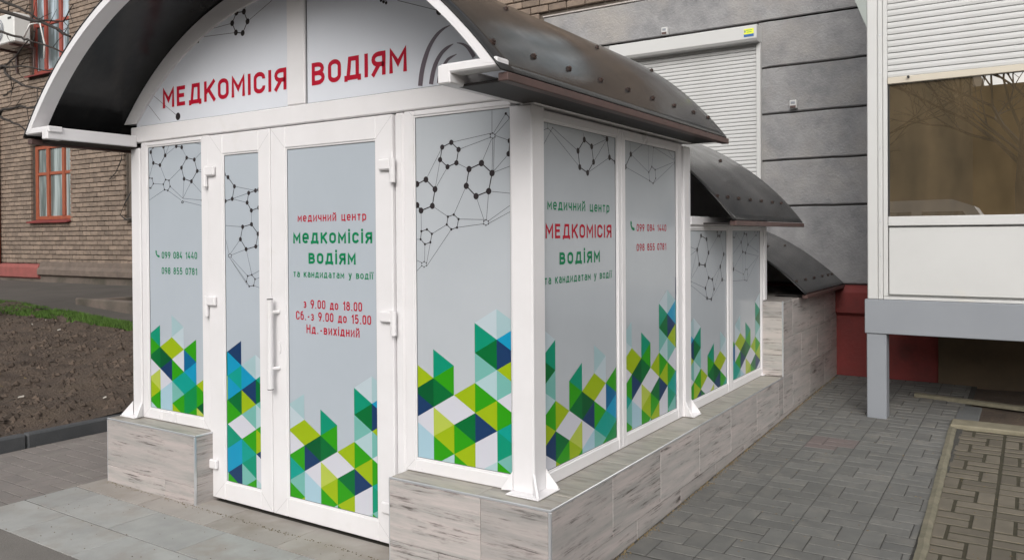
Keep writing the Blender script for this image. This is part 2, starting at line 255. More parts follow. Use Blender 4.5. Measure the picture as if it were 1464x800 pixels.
MOL['narrow']=([(-2.045,1.861,3),(-2.012,1.843,3),(-1.957,1.789,3),(-1.977,1.72,3),(-2.039,1.709,3),(-1.752,1.763,3),(-1.779,1.759,3),(-1.836,1.748,3),(-1.85,1.695,3),(-1.815,1.651,3),(-1.753,1.665,3),(-1.815,1.575,3),(-1.89,1.562,3),(-1.91,1.493,3),(-1.862,1.438,3),(-1.781,1.453,3),(-1.761,1.522,3),(-1.851,1.29,2),(-1.816,1.297,2),(-1.79,1.274,2),(-1.802,1.238,2),(-1.839,1.233,2),(-1.863,1.259,2),(-1.988,1.396,1),(-2.002,1.391,1),(-2.015,1.396,1),(-2.015,1.406,1),(-2.001,1.411,1),(-1.988,1.406,1)],[(-2.045,1.861,-2.012,1.843,3),(-2.012,1.843,-1.957,1.789,3),(-1.957,1.789,-1.977,1.72,3),(-1.977,1.72,-2.039,1.709,3),(-1.752,1.763,-1.779,1.759,3),(-1.779,1.759,-1.836,1.748,3),(-1.836,1.748,-1.85,1.695,3),(-1.85,1.695,-1.815,1.651,3),(-1.815,1.651,-1.753,1.665,3),(-1.815,1.575,-1.89,1.562,3),(-1.89,1.562,-1.91,1.493,3),(-1.91,1.493,-1.862,1.438,3),(-1.862,1.438,-1.781,1.453,3),(-1.781,1.453,-1.761,1.522,3),(-1.761,1.522,-1.815,1.575,3),(-1.851,1.29,-1.816,1.297,2),(-1.816,1.297,-1.79,1.274,2),(-1.79,1.274,-1.802,1.238,2),(-1.802,1.238,-1.839,1.233,2),(-1.839,1.233,-1.863,1.259,2),(-1.863,1.259,-1.851,1.29,2),(-1.988,1.396,-2.002,1.391,1),(-2.002,1.391,-2.015,1.396,1),(-2.015,1.396,-2.015,1.406,1),(-2.015,1.406,-2.001,1.411,1),(-2.001,1.411,-1.988,1.406,1),(-1.988,1.406,-1.988,1.396,1),(-1.957,1.789,-1.779,1.759,0),(-1.977,1.72,-1.836,1.748,0),(-1.977,1.72,-1.85,1.695,0),(-1.815,1.651,-1.815,1.575,0),(-1.89,1.562,-2.036,1.571,0),(-1.91,1.493,-2.001,1.41,0),(-1.862,1.438,-1.991,1.404,0),(-1.992,1.391,-1.851,1.29,0),(-2.002,1.387,-1.863,1.259,0),(-1.862,1.438,-1.816,1.297,0),(-2.037,1.491,-2.008,1.41,0),(-1.781,1.453,-1.753,1.461,0),(-1.79,1.274,-1.752,1.283,0),(-1.816,1.297,-1.75,1.322,0),(-2.008,1.393,-1.855,1.24,0),(-1.802,1.238,-1.75,1.227,0)])
MOL['side1']=([(0.504,1.96,4),(0.58,1.934,4),(0.599,1.86,4),(0.536,1.803,4),(0.457,1.825,4),(0.44,1.901,4),(0.748,1.987,4),(0.775,1.896,4),(0.843,1.877,4),(0.161,1.977,1),(0.186,1.968,1),(0.203,1.984,1)],[(0.504,1.96,0.58,1.934,4),(0.58,1.934,0.599,1.86,4),(0.599,1.86,0.536,1.803,4),(0.536,1.803,0.457,1.825,4),(0.457,1.825,0.44,1.901,4),(0.44,1.901,0.504,1.96,4),(0.748,1.987,0.775,1.896,4),(0.775,1.896,0.843,1.877,4),(0.161,1.977,0.186,1.968,1),(0.186,1.968,0.203,1.984,1),(0.58,1.934,0.748,1.987,0),(0.599,1.86,0.748,1.987,0),(0.536,1.803,0.775,1.896,0),(0.504,1.96,0.492,1.992,0),(0.203,1.984,0.44,1.901,0),(0.186,1.968,0.457,1.825,0),(0.161,1.977,0.114,1.963,0),(0.161,1.977,0.156,1.999,0),(0.186,1.968,0.113,1.891,0),(0.748,1.987,0.673,2.002,0)])
MOL['side2']=([(1.311,1.886,2),(1.358,1.871,2),(1.366,1.823,2),(1.328,1.792,2),(1.28,1.805,2),(1.269,1.851,2),(1.032,1.933,4),(0.963,1.861,4),(1.63,1.951,1),(1.649,1.933,1),(1.674,1.945,1),(1.338,1.998,2)],[(1.311,1.886,1.358,1.871,2),(1.358,1.871,1.366,1.823,2),(1.366,1.823,1.328,1.792,2),(1.328,1.792,1.28,1.805,2),(1.28,1.805,1.269,1.851,2),(1.269,1.851,1.311,1.886,2),(1.032,1.933,0.963,1.861,4),(1.63,1.951,1.649,1.933,1),(1.649,1.933,1.674,1.945,1),(1.032,1.933,1.021,2.0,0),(1.032,1.933,1.191,2.003,0),(1.032,1.933,1.269,1.851,0),(0.963,1.861,1.28,1.805,0),(1.263,2.0,1.269,1.851,0),(1.338,1.998,1.311,1.886,0),(1.338,1.998,1.63,1.951,0),(1.358,1.871,1.639,1.935,0),(1.328,1.792,1.649,1.929,0),(1.557,1.995,1.63,1.959,0),(1.674,1.97,1.636,1.954,0),(1.372,2.0,1.674,1.998,0)])
MOL['rear1']=([(2.101,1.494,4),(2.204,1.471,4),(2.241,1.381,4),(2.174,1.3,4),(2.066,1.311,4),(2.029,1.405,4),(2.241,1.216,3),(2.313,1.201,3),(2.346,1.134,3),(2.29,1.07,3),(2.209,1.082,3),(2.179,1.15,3),(2.415,1.523,3),(2.43,1.493,3),(2.469,1.491,3),(2.498,1.523,3),(2.549,1.365,4),(2.475,1.281,4),(2.513,1.19,4),(1.918,1.203,1),(1.903,1.201,1),(1.887,1.205,1),(1.887,1.211,1),(1.903,1.214,1),(1.919,1.21,1)],[(2.101,1.494,2.204,1.471,4),(2.204,1.471,2.241,1.381,4),(2.241,1.381,2.174,1.3,4),(2.174,1.3,2.066,1.311,4),(2.066,1.311,2.029,1.405,4),(2.029,1.405,2.101,1.494,4),(2.241,1.216,2.313,1.201,3),(2.313,1.201,2.346,1.134,3),(2.346,1.134,2.29,1.07,3),(2.29,1.07,2.209,1.082,3),(2.209,1.082,2.179,1.15,3),(2.179,1.15,2.241,1.216,3),(2.415,1.523,2.43,1.493,3),(2.43,1.493,2.469,1.491,3),(2.469,1.491,2.498,1.523,3),(2.549,1.365,2.475,1.281,4),(2.475,1.281,2.513,1.19,4),(1.918,1.203,1.903,1.201,1),(1.903,1.201,1.887,1.205,1),(1.887,1.205,1.887,1.211,1),(1.887,1.211,1.903,1.214,1),(1.903,1.214,1.919,1.21,1),(1.919,1.21,1.918,1.203,1),(2.174,1.3,2.241,1.216,0),(2.241,1.381,2.43,1.493,0),(2.474,1.491,2.549,1.365,0),(2.475,1.281,2.313,1.201,0),(2.475,1.278,2.346,1.134,0),(2.513,1.19,2.29,1.07,0),(2.513,1.19,2.587,1.179,0),(2.549,1.365,2.59,1.362,0),(2.029,1.405,1.893,1.427,0),(2.029,1.405,1.892,1.368,0),(2.029,1.405,1.91,1.225,0),(2.066,1.311,1.921,1.223,0),(1.926,1.206,2.179,1.15,0),(1.906,1.187,2.209,1.082,0)])
MOL['rear2']=([(3.02,1.508,3),(3.077,1.5,3),(3.11,1.425,3),(3.049,1.363,3),(2.98,1.373,3),(2.943,1.443,3),(3.05,1.241,2),(3.089,1.237,2),(3.101,1.201,2),(3.08,1.154,2),(3.028,1.161,2),(3.003,1.205,2),(2.727,1.349,4),(2.763,1.253,4),(2.729,1.522,2),(2.759,1.48,2),(2.795,1.478,2),(2.825,1.512,2),(3.287,1.52,2),(3.301,1.493,2),(3.334,1.492,2),(3.357,1.52,2)],[(3.02,1.508,3.077,1.5,3),(3.077,1.5,3.11,1.425,3),(3.11,1.425,3.049,1.363,3),(3.049,1.363,2.98,1.373,3),(2.98,1.373,2.943,1.443,3),(2.943,1.443,3.02,1.508,3),(3.05,1.241,3.089,1.237,2),(3.089,1.237,3.101,1.201,2),(3.101,1.201,3.08,1.154,2),(3.08,1.154,3.028,1.161,2),(3.028,1.161,3.003,1.205,2),(3.003,1.205,3.05,1.241,2),(2.727,1.349,2.763,1.253,4),(2.729,1.522,2.759,1.48,2),(2.759,1.48,2.795,1.478,2),(2.795,1.478,2.825,1.512,2),(3.287,1.52,3.301,1.493,2),(3.301,1.493,3.334,1.492,2),(3.334,1.492,3.357,1.52,2),(2.943,1.443,2.825,1.51,0),(2.943,1.443,2.727,1.349,0),(2.763,1.253,3.003,1.205,0),(3.11,1.425,3.301,1.492,0),(3.11,1.425,3.389,1.36,0),(3.049,1.363,3.368,1.332,0),(2.98,1.373,2.763,1.253,0),(2.98,1.373,2.982,1.167,0),(3.368,1.328,3.089,1.237,0),(3.388,1.336,3.08,1.154,0),(3.049,1.363,3.05,1.241,0),(2.724,1.169,3.028,1.161,0),(2.763,1.253,2.724,1.202,0),(3.35,1.435,3.355,1.353,0)])
MOL['fan_l']=([(-1.938,2.758,3),(-1.874,2.754,3),(-1.844,2.695,3),(-1.886,2.637,3),(-1.944,2.648,3),(-1.975,2.705,3),(-2.262,2.667,2),(-2.282,2.643,2),(-2.318,2.645,2),(-2.483,2.227,5)],[(-1.938,2.758,-1.874,2.754,3),(-1.874,2.754,-1.844,2.695,3),(-1.844,2.695,-1.886,2.637,3),(-1.886,2.637,-1.944,2.648,3),(-1.944,2.648,-1.975,2.705,3),(-1.975,2.705,-1.938,2.758,3),(-2.262,2.667,-2.282,2.643,2),(-2.282,2.643,-2.318,2.645,2),(-1.938,2.758,-1.959,2.773,0),(-1.938,2.758,-1.93,2.784,0),(-1.874,2.754,-1.848,2.798,0),(-1.844,2.695,-1.641,2.778,0),(-1.975,2.705,-2.189,2.699,0),(-1.944,2.648,-2.262,2.667,0),(-2.483,2.227,-2.733,2.379,0),(-2.659,2.217,-2.789,2.33,0)])
MOL['fan_r']=([(-0.497,2.564,4),(-0.499,2.54,4),(-0.449,2.512,4),(-0.859,2.648,2),(-0.842,2.638,2),(-0.825,2.63,2)],[(-0.497,2.564,-0.499,2.54,4),(-0.499,2.54,-0.449,2.512,4),(-0.859,2.648,-0.842,2.638,2),(-0.842,2.638,-0.825,2.63,2),(-0.499,2.54,-0.753,2.63,0),(-0.842,2.638,-0.82,2.645,0)])
SWIRL=[[(-0.617,2.207,0.027),(-0.606,2.273,0.027),(-0.586,2.332,0.026),(-0.557,2.387,0.022),(-0.517,2.43,0.018),(-0.476,2.454,0.011),(-0.439,2.464,0.003)],[(-0.552,2.208,0.025),(-0.539,2.262,0.025),(-0.518,2.308,0.023),(-0.489,2.343,0.02),(-0.456,2.364,0.015),(-0.42,2.377,0.003)],[(-0.507,2.208,0.02),(-0.498,2.247,0.02),(-0.477,2.283,0.017),(-0.449,2.312,0.014),(-0.401,2.328,0.003)],[(-0.4,2.379,0.003),(-0.369,2.37,0.009),(-0.341,2.352,0.015),(-0.318,2.325,0.019),(-0.303,2.303,0.02)]]
TEXTS=[
('МЕДКОМІСІЯ', 'F', 'fan_l', -2.632, -1.534, 2.288, 0.1175, 'red'),
('ВОДІЯМ', 'F', 'fan_r', -1.342, -0.697, 2.286, 0.1165, 'red'),
('медичний центр', 'F', 'wide', -1.446, -0.958, 1.583, 0.0431, 'red'),
('медкомісія', 'F', 'wide', -1.482, -0.919, 1.47, 0.0715, 'green'),
('водіям', 'F', 'wide', -1.367, -1.031, 1.364, 0.0729, 'green'),
('та кандидатам у водії', 'F', 'wide', -1.484, -0.914, 1.293, 0.0361, 'green'),
('з 9.00 до 18.00', 'F', 'wide', -1.409, -0.991, 1.136, 0.0365, 'red'),
('Сб.-з 9.00 до 15.00', 'F', 'wide', -1.466, -0.931, 1.073, 0.037, 'red'),
('Нд.-вихідний', 'F', 'wide', -1.387, -1.009, 1.006, 0.037, 'red'),
('099 084 1440', 'F', 'left', -2.658, -2.313, 1.382, 0.0335, 'green'),
('098 855 0781', 'F', 'left', -2.66, -2.314, 1.288, 0.033, 'green'),
('медичний центр', 'S', 'side1', 0.152, 0.769, 1.617, 0.0479, 'green'),
('МЕДКОМІСІЯ', 'S', 'side1', 0.134, 0.791, 1.489, 0.0655, 'red'),
('водіям', 'S', 'side1', 0.257, 0.66, 1.369, 0.0722, 'green'),
('та кандидатам у водії', 'S', 'side1', 0.122, 0.793, 1.285, 0.0382, 'green'),
('099 084 1440', 'S', 'side2', 1.101, 1.516, 1.522, 0.0395, 'red'),
('098 855 0781', 'S', 'side2', 1.1, 1.514, 1.414, 0.0395, 'red'),
]
# ---------------------------------------------------------------- panels: front plane y=0 (outward -y), side plane x=0 (outward +x)
def PP(face, u, v, d): return (u, -d, v) if face == 'F' else (d, u, v)
def fb(mb, face, u0, u1, v0, v1, d0, d1, b=0.004):
    if face == 'F': mb.bbox(u0, u1, -d1, -d0, v0, v1, b)
    else: mb.bbox(d0, d1, u0, u1, v0, v1, b)
def poly(mb, face, pts, d):
    """flat polygon facing outwards"""
    a = sum(pts[i][0]*pts[(i+1) % len(pts)][1]-pts[(i+1) % len(pts)][0]*pts[i][1] for i in range(len(pts)))
    if a < 0: pts = pts[::-1]
    mb.add([PP(face, p[0], p[1], d) for p in pts], [tuple(range(len(pts)))])
def clip(pts, u0, u1, v0, v1):
    for k, lim, sg in ((0, u0, 1), (0, u1, -1), (1, v0, 1), (1, v1, -1)):
        out = []
        for i in range(len(pts)):
            a, b = pts[i-1], pts[i]; ia = (a[k]-lim)*sg >= 0; ib = (b[k]-lim)*sg >= 0
            if ia != ib:
                t = (lim-a[k])/(b[k]-a[k]); out.append((a[0]+(b[0]-a[0])*t, a[1]+(b[1]-a[1])*t))
            if ib: out.append(b)
        pts = out
        if not pts: return []
    return pts
def stroke(mb, face, pts, w, d, rect=None):
    """mitred ribbon; w number or list"""
    n = len(pts)
    if n < 2: return
    V = [Vector(p) for p in pts]; L = []; Rr = []
    closed = (V[0]-V[-1]).length < 1e-6
    for i in range(n):
        ww = w[i] if isinstance(w, list) else w
        if closed: a = V[i-1] if i > 0 else V[-2]; c = V[i+1] if i < n-1 else V[1]
        else: a = V[max(i-1, 0)]; c = V[min(i+1, n-1)]
        d1 = (V[i]-a).normalized() if (V[i]-a).length > 1e-9 else (c-V[i]).normalized()
        d2 = (c-V[i]).normalized() if (c-V[i]).length > 1e-9 else d1
        t = (d1+d2)
        t = t.normalized() if t.length > 1e-6 else d1
        nn = Vector((-t.y, t.x)); dd = Vector((-d1.y, d1.x)); k = 1/max(0.55, nn.dot(dd))
        L.append(V[i]+nn*ww*0.5*k); Rr.append(V[i]-nn*ww*0.5*k)
    for i in range(n-1):
        q = [tuple(L[i]), tuple(Rr[i]), tuple(Rr[i+1]), tuple(L[i+1])]
        if rect: q = clip(q, *rect)
        if len(q) > 2: poly(mb, face, q, d)
def disc(mb, face, u, v, r, d, rect=None, n=12):
    q = [(u+r*math.cos(2*math.pi*i/n), v+r*math.sin(2*math.pi*i/n)) for i in range(n)]
    if rect: q = clip(q, *rect)
    if len(q) > 2: poly(mb, face, q, d)
# ---------------------------------------------------------------- condensed technical lettering drawn as strokes
def arc(cx, cy, rx, ry, a0, a1, n=7): return [(cx+rx*math.cos(R(a0+(a1-a0)*i/n)), cy+ry*math.sin(R(a0+(a1-a0)*i/n))) for i in range(n+1)]
def oval(w, h, r=None, y0=0):
    r = r or w/2
    p = arc(w-r, y0+h-r, r, r, 0, 90, 5)+arc(r, y0+h-r, r, r, 90, 180, 5)+arc(r, y0+r, r, r, 180, 270, 5)+arc(w-r, y0+r, r, r, 270, 360, 5)
    return p+[p[0]]
def bowl(x0, x1, y0, y1):     # right-hand bowl
    r = (y1-y0)/2; r2 = min(r, x1-x0)
    return [(x0, y1)]+arc(x1-r2, (y0+y1)/2, r2, r, 90, -90, 8)+[(x0, y0)]
def mirror(ls, w): return [[(w-x, y) for x, y in l] for l in ls]
X_ = 0.72
GL = {' ': (0.26, []), '.': (0.12, [[(0.06, -0.07), (0.06, 0.07)]]), '-': (0.30, [[(0.02, .38), (.28, .38)]])}
GL['М'] = (.64, [[(0, 0), (0, 1), (.32, .36), (.64, 1), (.64, 0)]])
GL['Е'] = (.48, [[(.48, 0.0), (0, 0), (0, 1), (.48, 1)], [(0, .53), (.42, .53)]])
GL['Д'] = (.66, [[(0, -.2), (0, 0), (.66, 0), (.66, -.2)], [(.1, 0), (.19, 1), (.56, 1), (.56, 0)]])
GL['К'] = (.54, [[(0, -.07), (0, 1.07)], [(.52, 1.04), (.02, .40)], [(.2, .60), (.56, -.05)]])
GL['О'] = (.50, [oval(.5, 1)])
GL['І'] = (.0, [[(0, -.07), (0, 1.07)]])
GL['С'] = (.50, [[(.5, .70)]+arc(.25, .75, .25, .25, 0, 180, 8)+arc(.25, .25, .25, .25, 180, 360, 8)+[(.5, .30)]])
GL['Я'] = (.50, [[(.5, -.07), (.5, 1.0)]+[(.24, 1)]+arc(.24, .73, .24, .27, 90, 270, 8)[1:]+[(.5, .46)], [(.28, .46), (0, -.05)]])
GL['В'] = (.52, [[(0, .53), (0, 1)]+bowl(.1, .48, .53, 1)[0:]+[], [(0, .53)]+bowl(.1, .52, 0, .53)+[(0, 0), (0, .53)]])
GL['Н'] = (.50, [[(0, -.07), (0, 1.07)], [(.5, -.07), (.5, 1.07)], [(0, .52), (.5, .52)]])
x = X_
GL['м'] = (.52, [[(0, -.06), (0, x), (.26, .22), (.52, x), (.52, -.06)]])
GL['е'] = (.42, [[(0, .36), (.42, .36), (.42, .5)]+arc(.21, .51, .21, .21, 0, 180, 7)+arc(.21, .21, .21, .21, 180, 300, 6)+[(.38, .08)]])
GL['д'] = (.54, [[(0, -.17), (0, 0), (.54, 0), (.54, -.17)], [(.08, 0), (.16, x), (.45, x), (.45, 0)]])
GL['и'] = (.42, [[(0, x+.06), (0, 0.04), (.42, x-.06), (.42, -.06)], [(.42, x-.1), (.42, x+.06)], [(0, -.06), (0, .1)]])
GL['ч'] = (.40, [[(0, x+.06), (0, .5)]+arc(.2, .47, .2, .18, 180, 270, 4)+[(.4, .29)], [(.4, x+.06), (.4, -.06)]])
GL['н'] = (.40, [[(0, -.06), (0, x+.06)], [(.4, -.06), (.4, x+.06)], [(0, .37), (.4, .37)]])
GL['й'] = (.42, GL['и'][1]+[arc(.21, .98, .12, .09, 180, 360, 5)])
GL['ц'] = (.46, [[(0, x+.06), (0, 0), (.46, 0), (.46, -.17)], [(.38, 0), (.38, x+.06)]])
GL['т'] = (.42, [[(0, x), (.42, x)], [(.21, x), (.21, -.06)]])
GL['р'] = (.42, [[(0, -.28), (0, x)], [(0, .02)]+[(.21, 0)]+arc(.21, .21, .21, .21, 270, 360, 4)+arc(.21, .51, .21, .21, 0, 90, 4)+[(0, x-.01)]])
GL['к'] = (.42, [[(0, -.06), (0, x+.06)], [(.40, x+.04), (.02, .30)], [(.14, .43), (.43, -.05)]])
GL['о'] = (.42, [oval(.42, x)])
GL['і'] = (.0, [[(0, -.06), (0, x+.06)], [(0, .90), (0, 1.05)]])
GL['ї'] = (.14, [[(.07, -.06), (.07, x+.06)], [(-.05, .90), (-.05, 1.05)], [(.19, .90), (.19, 1.05)]])
GL['с'] = (.40, [[(.4, .52)]+arc(.2, .51, .2, .21, 10, 180, 7)+arc(.2, .21, .2, .21, 180, 350, 7)])
GL['я'] = (.40, [[(.4, -.06), (.4, x), (.19, x)]+arc(.19, .53, .19, .19, 90, 270, 7)[1:]+[(.4, .34)], [(.2, .34), (0, -.04)]])
GL['в'] = (.42, [[(0, .38), (0, x)]+bowl(.1, .38, .38, x), [(0, .38)]+bowl(.1, .42, 0, .38)+[(0, 0), (0, .38)]])
GL['а'] = (.40, [[(.03, .64)]+arc(.2, .51, .2, .21, 120, 0, 6)+[(.4, -.05)], [(.4, .42), (.18, .42)]+arc(.18, .21, .18, .21, 90, 270, 7)+[(.4, 0.02)]])
GL['у'] = (.42, [[(0, x+.05), (.22, .05)], [(.42, x+.05), (.14, -.27), (.0, -.27)]])
GL['з'] = (.38, [[(.02, .62)]+arc(.17, .545, .18, .175, 130, -90, 8)+[(.12, .37)], [(.17, .37)]+arc(.18, .185, .2, .185, 90, -145, 8)])
GL['х'] = (.42, [[(0, x+.05), (.42, -.05)], [(.42, x+.05), (0, -.05)]])
GL['б'] = (.42, [oval(.42, .66), [(0, .4), (0, .62)]+arc(.2, .75, .2, .25, 180, 110, 4)+[(.36, 1.03)]])
GL['0'] = (.44, [oval(.44, 1)])
GL['1'] = (.26, [[(0, .74), (.24, 1.0), (.24, -.07)]])
GL['2'] = (.44, [[(0, .74)]+arc(.22, .76, .22, .24, 180, -30, 8)+[(0, 0), (.46, 0)]])
GL['4'] = (.46, [[(.28, 1.05), (0, .24), (.48, .24)], [(.36, .45), (.36, -.06)]])
GL['5'] = (.44, [[(.42, 1), (.06, 1), (.02, .52), (.1, .58)]+arc(.22, .32, .22, .30, 80, -90, 7)+arc(.22, .24, .22, .24, -90, -160, 3)])
GL['7'] = (.42, [[(0, .86), (0, 1), (.43, 1), (.14, -.05)]])
GL['8'] = (.44, [oval(.44, .54), oval(.38, .46, y0=.54)])
GL['8'] = (.44, [oval(.44, .54), [(q[0]+.03, q[1]) for q in oval(.38, .46, y0=.54)]])
GL['9'] = (.44, [oval(.44, .56, y0=.44), [(.44, .66), (.40, .42), (.16, -.05)]])
GL['8b'] = None
def text(mb, face, s, u0, u1, v, H, bold=0.155, d=0.0):
    gap = 0.34; adv = 0; pos = []
    for ch in s:
        w = GL[ch][0]; pos.append((ch, adv)); adv += w+gap
    tot = adv-gap+0; t = bold*H
    sx = (u1-u0-t)/(tot*H); k = 0
    e = (t/2)/(H-t)
    def ext(p, q):
        """stretch an open, upright stroke end to the full letter height"""
        if abs(p[1]-q[1]) < abs(p[0]-q[0]): return p
        for lim, sg in ((0, -1), (1, 1), (X_, 1)):
            if abs(p[1]-lim) < .08 and (p[1]-q[1])*sg > 0:
                f = (lim+sg*e-q[1])/(p[1]-q[1]); return (q[0]+(p[0]-q[0])*f, q[1]+(p[1]-q[1])*f)
        return p
    for ch, a in pos:
        for ln in GL[ch][1]:
            k += 1
            if ln[0] != ln[-1]: ln = [ext(ln[0], ln[1])]+list(ln[1:-1])+[ext(ln[-1], ln[-2])]
            stroke(mb, face, [(u0+t/2+(a+p[0])*H*sx, v+t/2+p[1]*(H-t)) for p in ln], t, d+0.00003*(k % 5))
def phone_icon(mb, face, u0, u1, v0, v1, d):
    w = u1-u0; h = v1-v0
    P = lambda a, b: (u0+a*w, v0+b*h)
    stroke(mb, face, [P(.12, .92), P(.13, .6), P(.34, .32), P(.62, .14), P(.92, .12)], [0.24*w, .2*w, .24*w, .2*w, .24*w], d)
    poly(mb, face, [P(.0, .95), P(.22, 1.0), P(.38, .72), P(.16, .62)], d+.00004)
    poly(mb, face, [P(.68, .36), P(.98, .24), P(.95, .0), P(.70, .02), P(.6, .2)], d+.00005)
# ---------------------------------------------------------------- the triangle artwork (column -> level -> colour)
ART = {
 -3: {1:'Y', 0:'G', -1:'E', -2:'K'},
 -2: {4:'G', 3:'O', 2:'C', 1:'B', 0:'H', -1:'H', -2:'G'},
 -1: {6:'T', 5:'V', 4:'Y', 3:'W', 2:'G', 1:'B', 0:'M', -1:'G', -2:'Y'},
  0: {4:'Y', 3:'E', 2:'N', 1:'W', 0:'S', -1:'S', -2:'S'},
  1: {5:'A', 4:'G', 3:'D', 2:'W', 1:'K', 0:'Y', -1:'G', -2:'L'},
  2: {3:'Y', 2:'W', 1:'D', 0:'G', -1:'Y', -2:'G'},
  3: {8:'V', 7:'A', 6:'D', 5:'M', 4:'L', 3:'G', 2:'Y', 1:'N', 0:'W', -1:'W', -2:'L'},
  4: {8:'T', 7:'C', 6:'N', 5:'Y', 4:'M', 3:'W', 2:'G', 1:'B', 0:'A', -1:'M', -2:'G'},
  5: {9:'N', 8:'C', 7:'B', 6:'C', 5:'D', 4:'G', 3:'W', 2:'A', 1:'C', 0:'C', -1:'N', -2:'G'},
  6: {8:'D', 7:'D', 6:'Y', 5:'B', 4:'G', 3:'D', 2:'B', 1:'C', 0:'C', -1:'G', -2:'L'}}
def artwork(name, face, rect, uL0, sgn, v0, w, hl, parent, d):
    mb = MB(); used = []
    for c, col in ART.items():
        for n in range(-7, 10):
            k = col.get(n)
            if k is None:
                if n > -3: continue
                k = 'GWDMYAN'[(n*3+c*5) % 7]
            a = uL0+sgn*c*w; b = uL0+sgn*(c+1)*w; y = v0+n*hl
            tri = [(a, y-hl), (a, y+hl), (b, y)] if (n-c) % 2 == 0 else [(b, y-hl), (b, y+hl), (a, y)]
            q = clip(tri, *rect)
            if len(q) < 3: continue
            if k not in used: used.append(k)
            mb.mi = used.index(k); poly(mb, face, q, d)
    o = mb.obj(name, [PAL[k] for k in used], parent); return o
KW = {1: 0.0018, 2: 0.0034, 3: 0.0044, 4: 0.0052, 0: 0.0019, 5: .005}; KR = {1: 0.0035, 2: 0.0062, 3: 0.0125, 4: 0.0148, 5: .017}
def molecules(key, face, rect, parent, d, grow=1.0):
    mb = MB(); ns, es = MOL[key]; k = 0
    for u0, v0, u1, v1, kd in es:
        k += 1; stroke(mb, face, [(u0, v0), (u1, v1)], KW[kd]*grow, d+0.00002*(k % 4), rect)
    for i, (u, v, kd) in enumerate(ns): disc(mb, face, u, v, KR[kd]*grow, d+0.0001+0.00001*(i % 3), rect)
    return mb.obj('molecule_print', m_ink, parent)
def lettering(key, face, parent, d):
    for col, m in (('red', m_textred), ('green', m_textgreen)):
        for s, f, p, u0, u1, v, H, cc in TEXTS:
            if p == key and cc == col:
                if p in ('wide', 'left') and s[0] in 'зСН0': v -= H*.10; H *= 1.24
                heavy = s in ('медкомісія', 'водіям', 'МЕДКОМІСІЯ', 'ВОДІЯМ')
                mb = MB(); text(mb, face, s, u0, u1, v, H, (0.20 if p[:3] == 'fan' else 0.185) if heavy else 0.155, d); mb.obj('lettering', m, parent)
        if col == 'green' and key in ('left', 'side2'):
            mb = MB(); phone_icon(mb, *(('F', -2.722, -2.680, 1.385, 1.429) if key == 'left' else ('S', 1.021, 1.074, 1.525, 1.577)), d); mb.obj('telephone_symbol', m, parent)
# ================================================================ LARGE STRUCTURE: ground
g = MB()
def grid(mb, xs, ys, f):
    o = len(mb.v)
    for y in ys:
        for x_ in xs: mb.v.append((x_, y, f(x_, y)))
    n = len(xs)
    for j in range(len(ys)-1):
        for i in range(n-1): a = o+j*n+i; mb.f.append((a, a+1, a+n+1, a+n)); mb.m.append(mb.mi)
def lin(a, b, n): return [a+(b-a)*i/n for i in range(n+1)]
grid(g, [-400, -60, -30, -20, -12, -8, -4.4, -4.32, -3.5, -3, -2, -1, 0.0, 0.01, 1, 2, 4, 8, 30, 400], [-400, -60, -20, -8, -3, -1, 0, .5, 1, 2, 3, 4, 5.5, 8, 400],
     lambda a, b: (G(a, b)-0.10) if b < 6 else -0.1)
struct('ground', g, m_asph)
g = MB(); grid(g, lin(-4.3, 2.8, 20), [-8, -3, -1.6, -0.887], lambda a, b: -0.005)
struct('sidewalk', g, m_asph)
# bare soil with real relief
g = MB()
def soil(a, b):
    k = min(1, max(0, (-4.40-a)/0.25)); z = G(a, b)
    return z+k*(0.06*noise.noise(Vector((a*1.1, b*1.1, 3)))+0.045*noise.noise(Vector((a*4, b*4, 9)))+0.025*noise.noise(Vector((a*11, b*11, 1))))
grid(g, lin(-15, -4.36, 150), lin(-5, 2.96, 120), soil)
struct('soil', g, m_soil, smooth=True)
g = MB(); grid(g, lin(-17.5, -3.2, 60), lin(2.95, 5.5, 14), lambda a, b: G(a, b)+0.012+0.01*noise.noise(Vector((a, b, 0))))
struct('path', g, m_path, smooth=True)
# ================================================================ apartment building
FY = 5.46
bld = thing('apartment_building', 'tan brick apartment building with grey rendered ground floor and dark red plinth behind the kiosk', 'building', (-4, FY, 0))
holes = [(-15.45, -13.95, 1.87, 3.42), (-15.45, -13.93, 4.83, 6.55), (-12.10, -10.7, 1.87, 3.42), (-2.0, -.5, 5.0, 6.5), (1.0, 2.5, 5.0, 6.5), (-2.15, -0.6, 1.2, 3.6)]
def wall_cells(x0, x1, z0, z1, hs):
    xs = sorted({x0, x1, *[h[0] for h in hs], *[h[1] for h in hs]}); zs = sorted({z0, z1, *[h[2] for h in hs], *[h[3] for h in hs]})
    for i in range(len(xs)-1):
        for j in range(len(zs)-1):
            cx, cz = (xs[i]+xs[i+1])/2, (zs[j]+zs[j+1])/2
            if not any(h[0] < cx < h[1] and h[2] < cz < h[3] for h in hs): yield xs[i], xs[i+1], zs[j], zs[j+1]
g = MB()
for a, b, c, e in wall_cells(-40, 14, -0.3, 9, holes): g.box(a, b, FY+0.055, FY+0.4, c, e)
g.box(-40, 14, FY+0.41, FY+0.45, -.3, 9)
g.obj('wall', m_mortar, bld)
BW, BH, CR = 0.25, 0.091, 0.0913
bw, bh, bd = 0.238, 0.078, 0.05
brick_me = MB().bbox(0, bw, 0, bd, 0, bh, 0.006).mesh('brick', m_brick)
cells = []; cutb = []
def brick_ok(a, z):
    if any(h[0]-0.0 < a+bw and a < h[1] and h[2] < z+bh and z < h[3] for h in holes): return False
    return True
